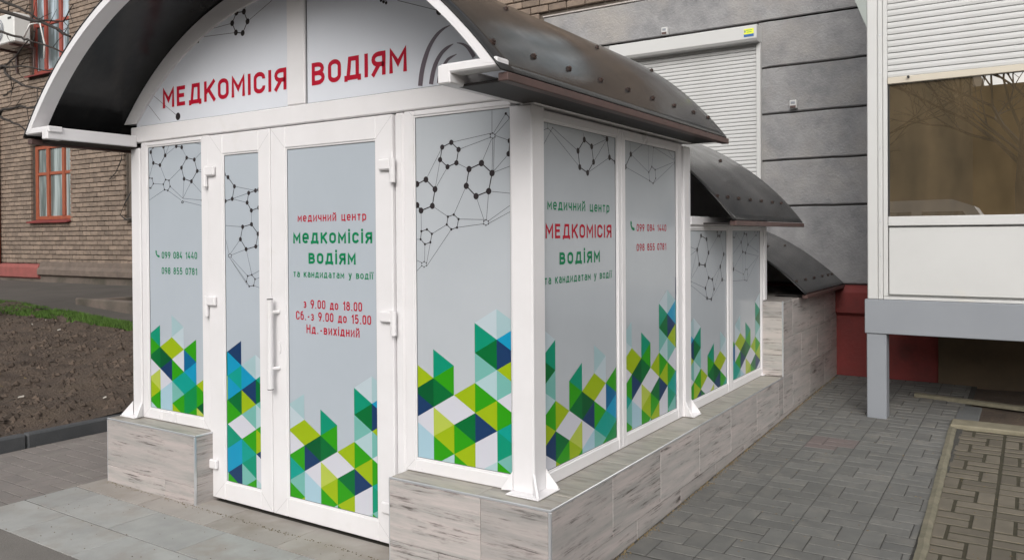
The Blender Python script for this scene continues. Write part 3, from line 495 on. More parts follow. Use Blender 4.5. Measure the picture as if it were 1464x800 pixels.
for j in range(0, 62):
    z = 1.02+j*CR
    if z > 6.7: break
    n0 = int(-17.2/BW)
    for i in range(int(-17.5/BW), int(6/BW)):
        a = i*BW+(BW/2 if j % 2 else 0)
        if a > -3.45 and z < 4.13: continue
        if not brick_ok(a, z):
            for h in holes:      # bricks are cut at the openings
                if h[2] < z+bh and z < h[3] and a < h[1] and h[0] < a+bw:
                    if a < h[0]-.03: cutb.append((a, h[0], z))
                    if a+bw > h[1]+.03: cutb.append((h[1], a+bw, z))
            continue
        vis_r = a > -4.3 and a < -1.6 and z < 4.62
        vis_l = a < -11.6 and a > -16.9
        cells.append((0 if vis_r else (1+abs(z-2.2) if vis_l and z < 3.9 else 9), a, z))
cells.sort()
rest = MB()
for k, (pr, a, z) in enumerate(cells):
    y = FY+0.005+random.uniform(0, 0.006)
    if k < 290: inst('brick', brick_me, (a, y, z), bld)
    else: rest.bbox(a, a+bw, y, y+bd, z, z+bh, 0.006)
for p, q, z in cutb: rest.bbox(p, q, FY+.008, FY+.058, z, z+bh, .006)
tag(rest.obj('brickwork', m_brick, bld), kind='stuff')
# grey rendered blocks
rows = [(1.005, 1.783), (1.787, 2.255), (2.259, 2.735), (2.739, 3.213), (3.217, 3.693), (3.697, 4.14)]
g = MB(); g.box(-3.19, -2.15, FY+.012, FY+.05, 1.0, 3.7); g.box(-.6, 14, FY+.012, FY+.05, 1.0, 3.7); g.box(-3.19, 14, FY+.012, FY+.05, 3.6, 4.13)
g.obj('joint_backing', m_groove, bld)
def slab_face(x0, x1, z0, z1):
    """a rendered block with softly irregular edges"""
    mb = MB(); nx = max(4, int((x1-x0)/0.12)); zl = [.007, .016, .03, .5, -.03, -.016, -.007]; nz = len(zl)-1; vs = []; fs = []
    for j in range(nz+1):
        for i in range(nx+1):
            xx = x0+(x1-x0)*i/nx; q = zl[j]; zz = (z0+z1)/2 if q == .5 else (z0+q if q > 0 else z1+q)
            e = 1 if j in (0, nz) else 0
            if e: zz += 0.005*noise.noise(Vector((xx*5, zz*7, 5)))
            vs.append((xx, FY+(0.010 if e or i in (0, nx) else 0)+0.003*noise.noise(Vector((xx*2, 0, zz*2))), zz))
    n = nx+1
    for j in range(nz):
        for i in range(nx): a = j*n+i; fs.append((a, a+1, a+n+1, a+n))
    mb.add(vs, fs); o = len(mb.v)
    mb.add([(x0, FY+.012, z0+.007), (x1, FY+.012, z0+.007), (x1, FY+.05, z0+.007), (x0, FY+.05, z0+.007), (x0, FY+.012, z1-.007), (x1, FY+.012, z1-.007), (x1, FY+.05, z1-.007), (x0, FY+.05, z1-.007)],
           [(0, 3, 2, 1), (4, 5, 6, 7), (0, 4, 7, 3), (1, 2, 6, 5)])
    return mb
for z0, z1 in rows[:-1]:
    slab_face(-3.19, -2.2, z0, z1).obj('wall_block', m_render, bld, recalc=False)
    slab_face(-0.6, 6.0, z0, z1).obj('wall_block', m_render, bld)
slab_face(-3.19, 6.0, *rows[-1]).obj('wall_block', m_render, bld)
MB().bbox(-3.2, 6.0, FY-0.006, FY+.05, 4.14, 4.158, .004).obj('render_capping', mat('pale_capping', (.5, .46, .43), (.4, .36, .34), scale=12, rough=.9), bld)
# plinth
g = MB()
prof = [(FY-0.075, 0.735), (FY-0.075, 0.93), (FY-0.045, 0.985), (FY+0.03, 1.005), (FY+0.03, 0.70), (FY-0.02, 0.70)]
g.prism(prof, 'x', -3.3, 1.0); g.obj('plinth_band', m_red, bld, recalc=True)
g = MB(); g.prism(prof, 'x', -17.5, -15.04); g.obj('plinth_band', mat('faded_red_paint', (.30, .085, .075), (.22, .07, .06), scale=5, rough=.9, bump=.4, bscale=30), bld, recalc=True)
g = MB(); pr2 = [(FY-0.09, 0.80), (FY-0.09, 0.90), (FY-0.04, 0.96), (FY-0.03, 1.04), (FY+0.03, 1.06), (FY+0.03, 0.76), (FY-0.02, 0.76)]
g.prism(pr2, 'x', -15.04, -3.3)
g.obj('plinth_moulding', mat('worn_brown_plaster', (.175, .135, .11), (.12, .095, .078), scale=5, rough=.95, bump=.5, bscale=30), bld, recalc=True)
MB().box(-3.3, 1.05, FY-0.02, FY+.05, -0.2, 0.70).obj('plinth_face', m_red, bld)
MB().box(-17.5, -3.3, FY-0.02, FY+.05, -0.1, 0.76).obj('plinth_face', m_base, bld)
MB().box(1.05, 8, FY-0.05, FY+.05, -0.2, 1.0).obj('plinth_face', m_brownwall, bld)
# downpipe-like strip at the far left
pipe = thing('downpipe', 'rusty red downpipe at the left edge of the brick wall', 'pipe', (-16.72, FY-.1, 1.0))
MB().tube([(-16.74, FY-.07, 1.0), (-16.74, FY-.07, 4.2)], 0.075, 10).obj('pipe', m_orwood, pipe, smooth=True)
for z in (1.6, 3.0): MB().tube([(-16.74, FY-.07, z), (-16.74, FY-.07, z+.04)], 0.085, 10).obj('clamp', m_eave, pipe)
# windows of the brick facade
def wood_window(x0, x1, z0, z1, m, stiles, transom, sillm, arched=False, pm=m_glass):
    t = MB(); y0, y1 = FY+.09, FY+.15
    t.bbox(x0, x0+.09, y0, y1, z0, z1); t.bbox(x1-.09, x1, y0, y1, z0, z1)
    t.bbox(x0+.09, x1-.09, y0, y1, z0, z0+.07); t.bbox(x0+.09, x1-.09, y0, y1, z1-.07, z1)
    ed = [x0+.09, *stiles, x1-.09]
    for s in stiles: t.bbox(s-.045, s+.045, y0-.012, y1, z0+.07, z1-.07)
    for i in range(len(ed)-1):
        a = ed[i]+(.045 if i else 0); b = ed[i+1]-(.045 if i < len(ed)-2 else 0)
        t.bbox(a, b, y0+.004, y1-.002, transom-.03, transom+.03)
    fr = t.obj('window', m, bld)
    for i in range(len(ed)-1):
        a = ed[i]+(.045 if i else 0); b = ed[i+1]-(.045 if i < len(ed)-2 else 0)
        MB().box(a, b, y0+.03, y0+.036, z0+.07, transom-.03).obj('pane', pm, fr)
        MB().box(a, b, y0+.03, y0+.036, transom+.03, z1-.07).obj('pane', pm, fr)
    c = MB(); n = 40
    MB().prism([(FY-.08, z0-.07), (FY-.08, z0-.045), (FY+.12, z0+.003), (FY+.12, z0-.03)], 'x', x0-.05, x1+.05).obj('sill', sillm, fr, recalc=True)
    g = MB(); g.box(x0-.22, x0-.001, FY+.10, FY+.3, z0, z1) ; 
    g.obj('reveal', m_base, fr)
    MB().box(x1+.001, x1+.02, FY+.10, FY+.3, z0, z1).obj('reveal', m_base, fr)
m_wglass = mat('curtained_window_glass', (0.36,0.42,0.42), (0.10,0.125,0.12), scale=1.7, stretch=(3.5,1,0.25), rough=0.05, spec=0.9, ramp=(0.40,0.56), detail=3)
wood_window(-15.42, -13.97, 1.90, 3.40, m_orwood, [-14.92, -14.33], 2.83, m_red, pm=m_wglass)
m_wblue = mat('window_glass_painted_sky', (0.42,0.50,0.56), (0.10,0.125,0.13), scale=1.3, stretch=(3,1,0.5), rough=0.05, spec=0.9, ramp=(0.38,0.55), detail=3)  # pale blue patches painted in for the sky mirrored in the panes
wood_window(-15.42, -13.95, 4.86, 6.55, m_redwood, [-14.95, -14.38], 5.85, m_red, pm=m_wblue)
wood_window(-11.95, -10.7, 1.90, 3.40, m_white, [-11.3], 2.83, m_base, pm=m_wglass)
wood_window(-2.0, -.5, 5.02, 6.48, m_white, [-1.25], 5.9, m_base, pm=m_wblue)
wood_window(1.0, 2.5, 5.02, 6.48, m_white, [1.75], 5.9, m_base, pm=m_wblue)
# roller shutter behind the kiosk
SX0, SX1 = -2.10, -0.615
sh = MB(); sh.bbox(SX0, SX1, FY-.03, FY+.0, 1.2, 1.26)
shutter = sh.obj('roller_shutter', m_slat, bld)
sp = [(.001, 0), (-.004, .004), (-.0055, .02), (-.004, .0335), (.001, .0365), (.006, .0365), (.006, 0)]
slat_me = MB().prism([(p[0], p[1]) for p in sp], 'x', SX0, SX1).mesh('slat', m_slat)
z = 1.26
while z < 3.46: inst('slat', slat_me, (0, FY-.02, z), shutter); z += 0.0405
MB().box(SX0, SX1, FY-.012, FY-.008, 1.26, 3.47).obj('slat_backing', m_greyseal, shutter)
MB().bbox(SX0-.04, SX0, FY-.045, FY+.02, 1.2, 3.49).obj('guide_rail', m_bay, shutter)
MB().bbox(SX1, SX1+.045, FY-.045, FY+.02, 1.2, 3.49).obj('guide_rail', m_bay, shutter)
g = MB(); g.prism([(FY-.15, 3.64), (FY-.17, 3.625), (FY-.17, 3.50), (FY-.15, 3.475), (FY+.01, 3.475), (FY+.01, 3.64)], 'x', SX0-.13, SX1+.045)
bx = g.obj('shutter_box', m_bay, shutter, recalc=True)
g = MB(); g.mi = 0; g.box(-.70, -.60, FY-.1735, FY-.170, 3.545, 3.60); g.mi = 1; g.box(-.70, -.60, FY-.1745, FY-.170, 3.52, 3.5449)
g.mi = 2; g.box(-.675, -.615, FY-.1745, FY-.1735, 3.582, 3.588); g.box(-.67, -.62, FY-.1745, FY-.1735, 3.562, 3.568); g.mi = 1; g.box(-.693, -.682, FY-.1745, FY-.1735, 3.562, 3.585)
sticker = g.obj('sticker', [mat('sticker_yellow', (.75, .80, .05), rough=.5), mat('sticker_blue', (.03, .12, .35), rough=.5), mat('sticker_green', (.12, .35, .10), rough=.5)], shutter)
# ================================================================ enclosed balcony on the right
BY = 3.79
bal = thing('enclosed_balcony', 'white metal clad enclosed balcony on a grey beam and post with half lowered shutter', 'balcony', (0.78, BY, 0.08))
g = MB(); g.box(.725, 3.6, BY+.05, BY+.07, .99, 1.56); g.box(.725, 3.6, BY+.07, FY-.002, .99, 1.05); g.box(.725, .76, BY+.07, FY-.002, 1.05, 4.4); g.box(3.56, 3.6, BY+.07, FY-.002, 1.05, 4.4)
g.box(.725, 3.6, BY+.07, FY-.002, 4.4, 4.45); g.obj('casing', m_bay, bal)
g = MB(); g.bbox(.692, 3.6, BY-.012, BY+.10, .732, .994, .004); g.bbox(.692, .79, BY+.10, FY-.09, .732, .994, .004)
g.obj('support_beam', m_greymetal, bal)
MB().bbox(.704, .844, BY, BY+.14, G(.8, BY)-.02, .7315, .005).obj('support_post', m_greymetal, bal)
MB().bbox(3.3, 3.44, BY, BY+.14, 0.0, .7315, .005).obj('support_post', m_greymetal, bal)
g = MB(); g.bbox(.712, .788, BY-.006, BY+.05, .995, 4.45, .006); g.bbox(.79, .822, BY-.012, BY+.05, .996, 4.45, .004)
ct = g.obj('corner_trim', m_bay, bal)
for z in (1.063, 1.337, 1.596, 1.875, 2.159, 2.449, 2.728, 3.017):
    MB().tube([(.806, BY-.017, z), (.806, BY-.010, z)], .006, 8).obj('screw', m_trim, ct)
MB().bbox(.824, .856, BY-.002, BY+.05, 1.018, 4.45, .004).obj('frame_stile', m_bay, bal)
MB().bbox(.824, 3.6, BY-.004, BY+.05, .996, 1.016, .003).obj('bottom_rail', m_bay, bal)
MB().bbox(.862, 3.56, BY+.012, BY+.03, 1.035, 1.545, .004).obj('lower_panel', m_bay, bal)
MB().bbox(.858, 3.6, BY-.006, BY+.05, 1.557, 1.629, .005).obj('window_sill_rail', m_bay, bal)
w = MB(); w.bbox(.858, .868, BY+.005, BY+.04, 1.63, 2.634, .002); 
wf = w.obj('window', m_black, bal)
for p_, q_ in ((3.3, 3.36), (1.97, 2.03)): MB().bbox(p_, q_, BY+.005, BY+.04, 1.63, 2.634, .002).obj('mullion', m_bay, wf)
MB().box(.868, 1.97, BY+.02, BY+.026, 1.63, 2.634).obj('pane', m_bayglass, wf); MB().box(2.03, 3.3, BY+.02, BY+.026, 1.63, 2.634).obj('pane', m_bayglass, wf)
s = MB(); s.bbox(.858, 3.56, BY-.008, BY+.02, 2.636, 2.686, .004)
bs = s.obj('roller_shutter', m_cream, bal)
MB().tube([(1.003, BY-.03, 2.675), (1.003, BY-.006, 2.675)], .009, 10).obj('stopper', m_black, bs)
sp = [(0, 0), (-.005, .003), (-.008, .02), (-.0075, .036), (-.001, .0425), (.006, .0425), (.006, 0)]
MB().box(.858, 3.56, BY+.0125, BY+.016, 2.687, 4.4).obj('slat_backing', m_greyseal, bs)
sm = MB().prism(sp, 'x', .858, 3.56).mesh('slat', m_slat)
z = 2.687
while z < 4.4: inst('slat', sm, (0, BY+.006, z), bs); z += .0468
MB().prism([(.62, 3.33), (.7115, 3.33), (.7115, 3.09)], 'y', BY+.002, BY+1.2).obj('side_flashing', mat('grey_green_sheet', (.30, .33, .31), rough=.5), bal, recalc=True)
# ================================================================ pavements
def pave(struct_obj, x0, x1, y0, y1, colw, pv, rowh, jt, m, zf, limit, keyf, ztop=0.0, red=None, jit=0.0005, jty=.01):
    """columns of alternating rows: one upright paver beside two lying ones, mirrored every other row"""
    W1 = pv-jt; L1 = colw-pv-jt
    H2 = rowh-jty; H1 = rowh/2-jty
    up = MB().bbox(0, W1, 0, H2, -.05, 0, .0025).mesh('paver', m); ly = MB().bbox(0, L1, 0, H1, -.05, 0, .0025).mesh('paver', m)
    upr = MB().bbox(0, W1, 0, H2, -.05, 0, .0025).mesh('paver', m_pavred); lyr = MB().bbox(0, L1, 0, H1, -.05, 0, .0025).mesh('paver', m_pavred)
    items = []; nc = int((x1-x0)/colw)+1; nr = int((y1-y0)/rowh)+1
    for c in range(nc):
        for r in range(nr):
            a = x0+c*colw; y = y0+r*rowh+(rowh/2 if c % 2 else 0)*0.0
            flip = (r+c) % 2
            if flip: L = [(up, upr, a, y, W1, H2), (ly, lyr, a+pv, y, L1, H1), (ly, lyr, a+pv, y+rowh/2, L1, H1)]
            else: L = [(ly, lyr, a, y, L1, H1), (ly, lyr, a, y+rowh/2, L1, H1), (up, upr, a+L1+jt, y, W1, H2)]
            for me, mr, px, py, w_, h_ in L:
                if px > x1-.015 or py > y1-.015: continue
                if px+w_ > x1+.001 or py+h_ > y1+.001:
                    w_ = min(w_, x1-px); h_ = min(h_, y1-py); me = MB().bbox(0, w_, 0, h_, -.05, 0, .003).mesh('paver', m)
                items.append((keyf(px+w_/2, py+h_/2), px, py, me, mr, w_, h_))
    items.sort(key=lambda t: t[0]); rest = MB()
    for k, (kk, px, py, me, mr, w_, h_) in enumerate(items):
        z = zf(px+w_/2, py+h_/2)+ztop+random.uniform(-jit, jit)
        if k < limit:
            o = inst('paver', mr if red and red(px+w_/2, py+h_/2) else me, (px, py, z), struct_obj)
            o.rotation_euler = (R(random.uniform(-.35, .35))+(0.024 if px > 0 and py > .5 else 0), R(random.uniform(-.35, .35)), R(random.uniform(-.4, .4)))
        else: rest.bbox(px, px+w_, py, py+h_, z-.05, z, .004)
    if rest.v: tag(rest.obj('paving_rest', m, struct_obj), kind='stuff')
camd = lambda a, b: math.hypot(a-1.8, b+2.9)
g = MB(); grid(g, lin(.15, 1.36, 8), lin(-1.5, 5.5, 70), lambda a, b: G(a, b)-.0028)
grey_pav = struct('pavement', g, m_joint)
pave(grey_pav, .170, 1.318, -.9, 5.42, .305, .1017, .2085, .0045, m_pav, G, 285, lambda a, b: camd(a, b) if b > .3 else 99, jty=.0105,
     red=lambda a, b: (.5 < a < .83 and 2.75 < b < 3.1))
MB().bbox(.165, .198, -.4, 5.4, -.1, .0, .003)
g = MB()
for i in range(900):
    y = random.uniform(0.3, 5.3); a = .163+abs(random.gauss(0, .018)); s = random.uniform(.003, .009); z = G(a, y)
    g.add([(a-s, y-s, z-.006), (a+s, y-s*.5, z-.006), (a, y+s, z-.006), (a, y, z+s*.9)], [(0, 1, 3), (1, 2, 3), (2, 0, 3)])
for i in range(260):
    a = random.uniform(.2, 2.2); y = random.uniform(.8, 5.2); s = random.uniform(.002, .006); z = G(a, y)+.001
    g.add([(a-s, y-s, z), (a+s*1.6, y-s*.5, z), (a, y+s, z), (a, y, z+s*.7)], [(0, 1, 3), (1, 2, 3), (2, 0, 3)])
for i in range(420):
    a = random.uniform(-3.0, -.75) if i % 2 else random.uniform(-4.2, .1); y = -.135-abs(random.gauss(0, .012)) if i % 2 else random.uniform(-.88, -.15); s = random.uniform(.0015, .004)
    g.add([(a-s, y-s, .001), (a+s*1.6, y-s*.5, .001), (a, y+s, .001), (a, y, .001+s*.8)], [(0, 1, 3), (1, 2, 3), (2, 0, 3)])
tag(g.obj('crumbs', m_leaf), 'dry grass and crumbs caught along the foot of the tiled plinth', 'debris', kind='stuff')
g = MB(); grid(g, lin(1.36, 3.6, 8), lin(-2, 4.0, 90), lambda a, b: G(a, b)-.0068)
brown_pav = struct('paved_patch', g, m_moss)
pave(brown_pav, 1.345, 3.5, .02, 3.70, .284, .096, .209, .017, m_pav2, G, 280, camd, ztop=-.003, jit=.0009, jty=.024)
g = MB()
def curb_run(x0, x1, y0, y1, n, w, axis):
    for i in range(n):
        pass
ks = thing('kerb_strip', 'thin worn mossy kerb strip between the grey paving and the brown paving', 'kerb', (1.3, 2.4, .05))
for i, (ya, yb) in enumerate(((-.2, .72), (.726, 1.63), (1.636, 2.52), (2.526, 3.70))):
    mb = MB(); n = 14
    def px(y): return 1.268+(3.675-y)*.0246
    vs = []; 
    for j in range(n+1):
        y = ya+(yb-ya)*j/n; wv = .006*noise.noise(Vector((y*9, 0, 2))); z = G(1.3, y)
        x_ = px(y)
        for q in ((x_+.002, z-.06), (x_+.004+wv, z+.012), (x_+.03+wv, z+.018), (x_+.052+wv*1.5, z+.010), (x_+.06, z-.06)): vs.append((q[0], y, q[1]))
    fs = [(j*5+k, j*5+k+1, j*5+k+6, j*5+k+5) for j in range(n) for k in range(4)]+[(0, 1, 2, 3, 4), tuple(n*5+k for k in (4, 3, 2, 1, 0))]
    mb.add(vs, fs).obj('kerb_stone', m_kerbtop, ks, recalc=True)
kb = thing('low_kerb', 'pale low kerb closing the far end of the brown paving', 'kerb', (1.5, 3.9, .06))
for a, b in ((1.272, 2.26), (2.266, 3.3)):
    mb = MB(); mb.bbox(a, b, 3.745-(a-1.27)*.2+0, 3.965-(a-1.27)*.2, 0, G(1.5, 3.85)+.022, .01); mb.obj('kerb_stone', mat('pale_kerb_stone', (.25, .225, .16), (.18, .16, .11), scale=8, rough=.95, bump=.5, bscale=40), kb)
MB_ = MB(); MB_.bbox(1.285, 1.44, 3.97, 4.55, 0, G(1.3, 4.2)+.006, .006)
tag(MB_.obj('concrete_slab', m_greymetal and mat('smooth_concrete', (.14, .145, .145), (.11, .115, .115), scale=5, rough=.8)), 'small smooth concrete slab beside the low kerb near the grey post', 'slab')
g = MB(); grid(g, lin(.9, 4.5, 40), lin(3.6, 5.45, 24), lambda a, b: G(a, b)-.014+(.02*noise.noise(Vector((a*6, b*6, 0))) if a > 1.44 else -.004)); struct('soil_under_balcony', g, m_soil, smooth=True)
g = MB(); n = 30; vs = []
for j in range(n+1):
    t = j/n; a = .93+t*2.2; y = 4.70-t*.45; wv = .02*noise.noise(Vector((a*6, 1, 4)))
    for q in ((y+wv, -.0), (y+.005+wv, .028), (y+.05+wv, .034), (y+.09, .0)): vs.append((a, q[0], q[1]+G(a, y)))
g.add(vs, [(j*4+k, j*4+k+1, j*4+k+5, j*4+k+4) for j in range(n) for k in range(3)])
tag(g.obj('concrete_ridge', m_kerbtop, recalc=True), 'rough stained concrete ridge crossing the dark ground under the balcony', 'kerb')
# left paving, porch slabs
g = MB(); grid(g, lin(-4.28, -2.9, 6), lin(-.9, 5.4, 12), lambda a, b: -.003); 
lp = struct('left_paving', g, m_joint)
pave(lp, -4.275, -3.093, -.885, 1.6, .305, .1017, .2085, .0035, m_pav3, lambda a, b: 0.0, 240, camd, jit=.0008, jty=.005)
g = MB(); g.box(-3.09, .155, -.886, .3, -.06, -.0050)
pf = struct('porch', g, m_slabjoint)
m_slabp = mat('dusty_stone_slab', (.385, .355, .325), (.31, .285, .26), scale=2.5, rough=.7, tint=.05, shift=3., bump=.15, bscale=40, bdist=.003, dark=(.25, .22, .185), dscale=2.4, dramp=(.5, .72))
jt = .0024
for y0, y1, xs in ((-.2925, -.002, [-3.088, -2.45, -1.85, -1.30, -.72, -.12, .155]), (-.586, -.299, [-3.088, -2.815, -2.235, -1.66, -1.10, -.52, .06, .155]), (-.886, -.594, [-3.088, -2.617, -2.04, -1.465, -.88, -.30, .155])):
    for i in range(len(xs)-1):
        mb = MB(); mb.bbox(xs[i]+jt, xs[i+1]-jt, y0, y1, -.03, random.uniform(-.001, .001), .0012); mb.obj('slab', m_slab if y1 < -.1 else m_slabp, pf)
# dark kerb on the left
kl = thing('dark_kerb', 'dark grey concrete kerb holding back the bare soil', 'kerb', (-4.32, 0, 0))
for k in range(-4, 6):
    y0 = k*1.0
    MB().bbox(-4.365, -4.285, y0+.003, y0+.997, -.15, .10, .012).obj('kerb_stone', m_kerb, kl)
# concrete surround near the wall
cw = thing('window_well', 'low broken concrete surround beside the path at the brick wall', 'well surround', (-9.6, 3.7, .6))
zz = G(-9.6, 3.5)
g = MB(); g.bbox(-10.0, -8.0, 3.42, 3.54, zz-.1, zz+.13, .015); g.obj('front_wall', m_base, cw)
g = MB(); g.bbox(-10.0, -9.86, 3.545, 4.4, zz-.1, zz+.10, .015); g.obj('side_wall', m_base, cw)
# soil clods, litter, grass
g = MB()
def clod(mb, a, b, s, fz, flat_=.6):
    z = fz(a, b); vs = []
    for (dx, dy, dz) in ((1, 0, 0), (.3, .9, 0), (-.8, .6, 0), (-.9, -.5, 0), (.2, -1, 0), (.2, .1, 1)):
        vs.append((a+dx*s*random.uniform(.6, 1.2), b+dy*s*random.uniform(.6, 1.2), z-.004+dz*s*flat_*random.uniform(.6, 1.2)))
    mb.add(vs, [(0, 1, 5), (1, 2, 5), (2, 3, 5), (3, 4, 5), (4, 0, 5)])
for i in range(9000):
    a = random.uniform(-12.5, -4.42); b = random.uniform(-1.2, 2.9)
    clod(g, a, b, random.choice((.008, .01, .014, .018, .024, .03, .045)), soil, .8)
tag(g.obj('soil_clods', m_clod), 'loose crumbs and clods scattered over the bare brown soil', 'soil', kind='stuff')
for i in range(30):
    a = random.uniform(-10.5, -4.7); b = random.uniform(-.3, 2.5); mb = MB(); L = random.uniform(.012, .032); wd = random.uniform(.005, .013); an = random.uniform(0, 3.1)
    z = soil(a, b)+.012; ca, sa = math.cos(an), math.sin(an)
    P = [(-L, -wd, 0), (L, -wd*.6, .006), (L*.9, wd, .012), (-L*.8, wd*1.1, .004)]
    vs = [(a+p*ca-q*sa, b+p*sa+q*ca, z+r_) for p, q, r_ in P]
    mb.add(vs+[(v[0], v[1], v[2]+.006) for v in vs], [(3, 2, 1, 0), (4, 5, 6, 7), (0, 1, 5, 4), (1, 2, 6, 5), (2, 3, 7, 6), (3, 0, 4, 7)])
    tag(mb.obj('paper_scrap', m_litter if i % 3 else m_leaf), 'small scrap of litter lying on the bare brown soil', 'litter', 'scraps of litter on the soil')
g = MB()
for i in range(26000):
    t = random.random(); a = -12.5+t*6.6; y1 = 3.02+.05*noise.noise(Vector((a*2, 0, 0))); wdt = (0.85-(a+12.5)*.115)*(1+.25*noise.noise(Vector((a*1.3, 5, 0))))
    b = y1-random.random()*max(.05, wdt)
    if noise.noise(Vector((a*3, b*5, 0))) < -.30: continue
    z = G(a, b)+.0; h = random.uniform(.02, .06); an = random.uniform(0, 6.28); w_ = .006; lx, ly_ = math.cos(an), math.sin(an)
    bx_, by_ = random.uniform(-.02, .02), random.uniform(-.02, .02)
    g.add([(a-lx*w_, b-ly_*w_, z), (a+lx*w_, b+ly_*w_, z), (a+bx_, b+by_, z+h)], [(0, 1, 2)])
tag(g.obj('grass', m_grass), 'strip of short green grass between the soil and the old path', 'grass', kind='stuff')
# ================================================================ tiled plinths
ZP = .39
def plinth(name, label, boxes, tiles):
    t = thing(name, label, 'plinth', (boxes[0][0], boxes[0][2], 0)); g = MB()
    for b in boxes: g.box(*b)
    g.obj('core', mat('grout', (.22, .2, .185), rough=.9), t)
    for kind, b in tiles:
        MB().bbox(*b, .0025).obj('tile' if kind == 't' else 'edge_trim', m_tile if kind == 't' else (m_tiletop if kind == 'l' else m_trim), t) if kind != 'l' else MB().bbox(*b, .0025).obj('ledge_tile', m_tiletop, t)
    return t
j = .0009; th = .009; T_ = []
x0, x1, y0 = -.707, .159, -.128
# right plinth front face
for z0, z1, xs in ((.10, ZP-.008, [x0, -.189, x1-th-.002]), (-.06, .10, [x0, -.42, x1-th-.002])):
    for i in range(len(xs)-1): T_.append(('t', (xs[i]+j, xs[i+1]-j, y0, y0+th, z0+j, z1-j)))
# side face low part
ys = [y0+.012, .443, 1.01, 1.59, 2.165, 2.74, 3.315, 3.452]
for i in range(len(ys)-1): T_.append(('t', (x1-th, x1, ys[i]+j, ys[i+1]-j, .10+j, ZP-.008)))
ys = [y0+.012, .72, 1.30, 1.875, 2.45, 3.03, 3.60, 4.18, 4.75, 5.44]
for i in range(len(ys)-1): T_.append(('t', (x1-th-.006, x1-.004, ys[i]+j, ys[i+1]-j, -.06, .10-j)))
# raised rear part
for r, (z0, z1) in enumerate(((.10, .395), (.395, .685), (.685, .975))):
    ys = [3.452, 4.03, 4.61, 5.19, 5.44] if r % 2 else [3.452, 3.74, 4.32, 4.9, 5.44]
    for i in range(len(ys)-1): T_.append(('t', (x1-th, x1, ys[i]+j, ys[i+1]-j, z0+j, z1-j)))
for z0, z1 in ((.39, .555), (.555, .85), (.85, .975)): T_.append(('t', (-.45, x1-.004, 3.45, 3.45+th, z0+j, z1-j)))
# ledges
yy = .01
for i in range(2): T_.append(('l', ([x0, -.21, x1-.006][i]+j, [x0, -.21, x1-.006][i+1]-j, y0+.006, .06, ZP-th, ZP)))
yy = .063
while yy < 3.4: T_.append(('l', (-.02, x1-.006, yy+j, min(yy+.57, 3.448)-j, ZP-th, ZP))); yy += .573
T_ += [('e', (x0, x1, y0-.002, y0+.006, ZP-.009, ZP+.002)), ('e', (x1-.0055, x1+.002, y0+.006, 3.449, ZP-.009, ZP+.002)), ('e', (x1-.011, x1+.0015, y0-.0015, y0+.0115, -.06, ZP-.0095)),
       ('e', (x1-.011, x1+.0015, 3.4495, 3.4515, .3925, .978)), ('e', (x0-.0015, x0+.004, y0-.0015, y0+.004, -.06, ZP-.0095))]
plinth('tiled_plinth', 'long grey wood-look tiled plinth under the right side of the kiosk', 
       [(x0+.004, x1-th, y0+th, .4, -.1, ZP-th), (-.5, x1-th-.007, .4, 3.455, -.1, ZP-th), (-.5, x1-th-.007, 3.455+th, 5.455, -.1, .975)], T_)
T_ = []; a0, a1 = -3.03, -2.156
for z0, z1, xs in ((.10, ZP-.008, [a0, a1-.004]), (-.02, .10, [a0, -2.44, a1-.004])):
    for i in range(len(xs)-1): T_.append(('t', (xs[i]+j, xs[i+1]-j, y0, y0+th, z0+j, z1-j)))
T_.append(('t', (a1-th, a1, y0+.012, .05, -.02, ZP-.01)))
T_.append(('l', (a0+j, a1-.006, y0+.006, .06, ZP-th, ZP)))
T_ += [('e', (a0, a1, y0-.002, y0+.006, ZP-.009, ZP+.002)), ('e', (a1-.0055, a1+.002, y0+.006, .0, ZP-.009, ZP+.002)), ('e', (a1-.010, a1+.0015, y0-.0015, y0+.0115, -.02, ZP-.0095)), ('e', (a0-.0015, a0+.003, y0-.0015, y0+.003, -.02, ZP-.0095))]
plinth('tiled_plinth', 'short grey wood-look tiled plinth left of the double door', [(a0+.004, a1-th, y0+th, .4, -.1, ZP-th), (a0+.004, -2.6, .4, 5.455, -.1, ZP-.001)], T_)
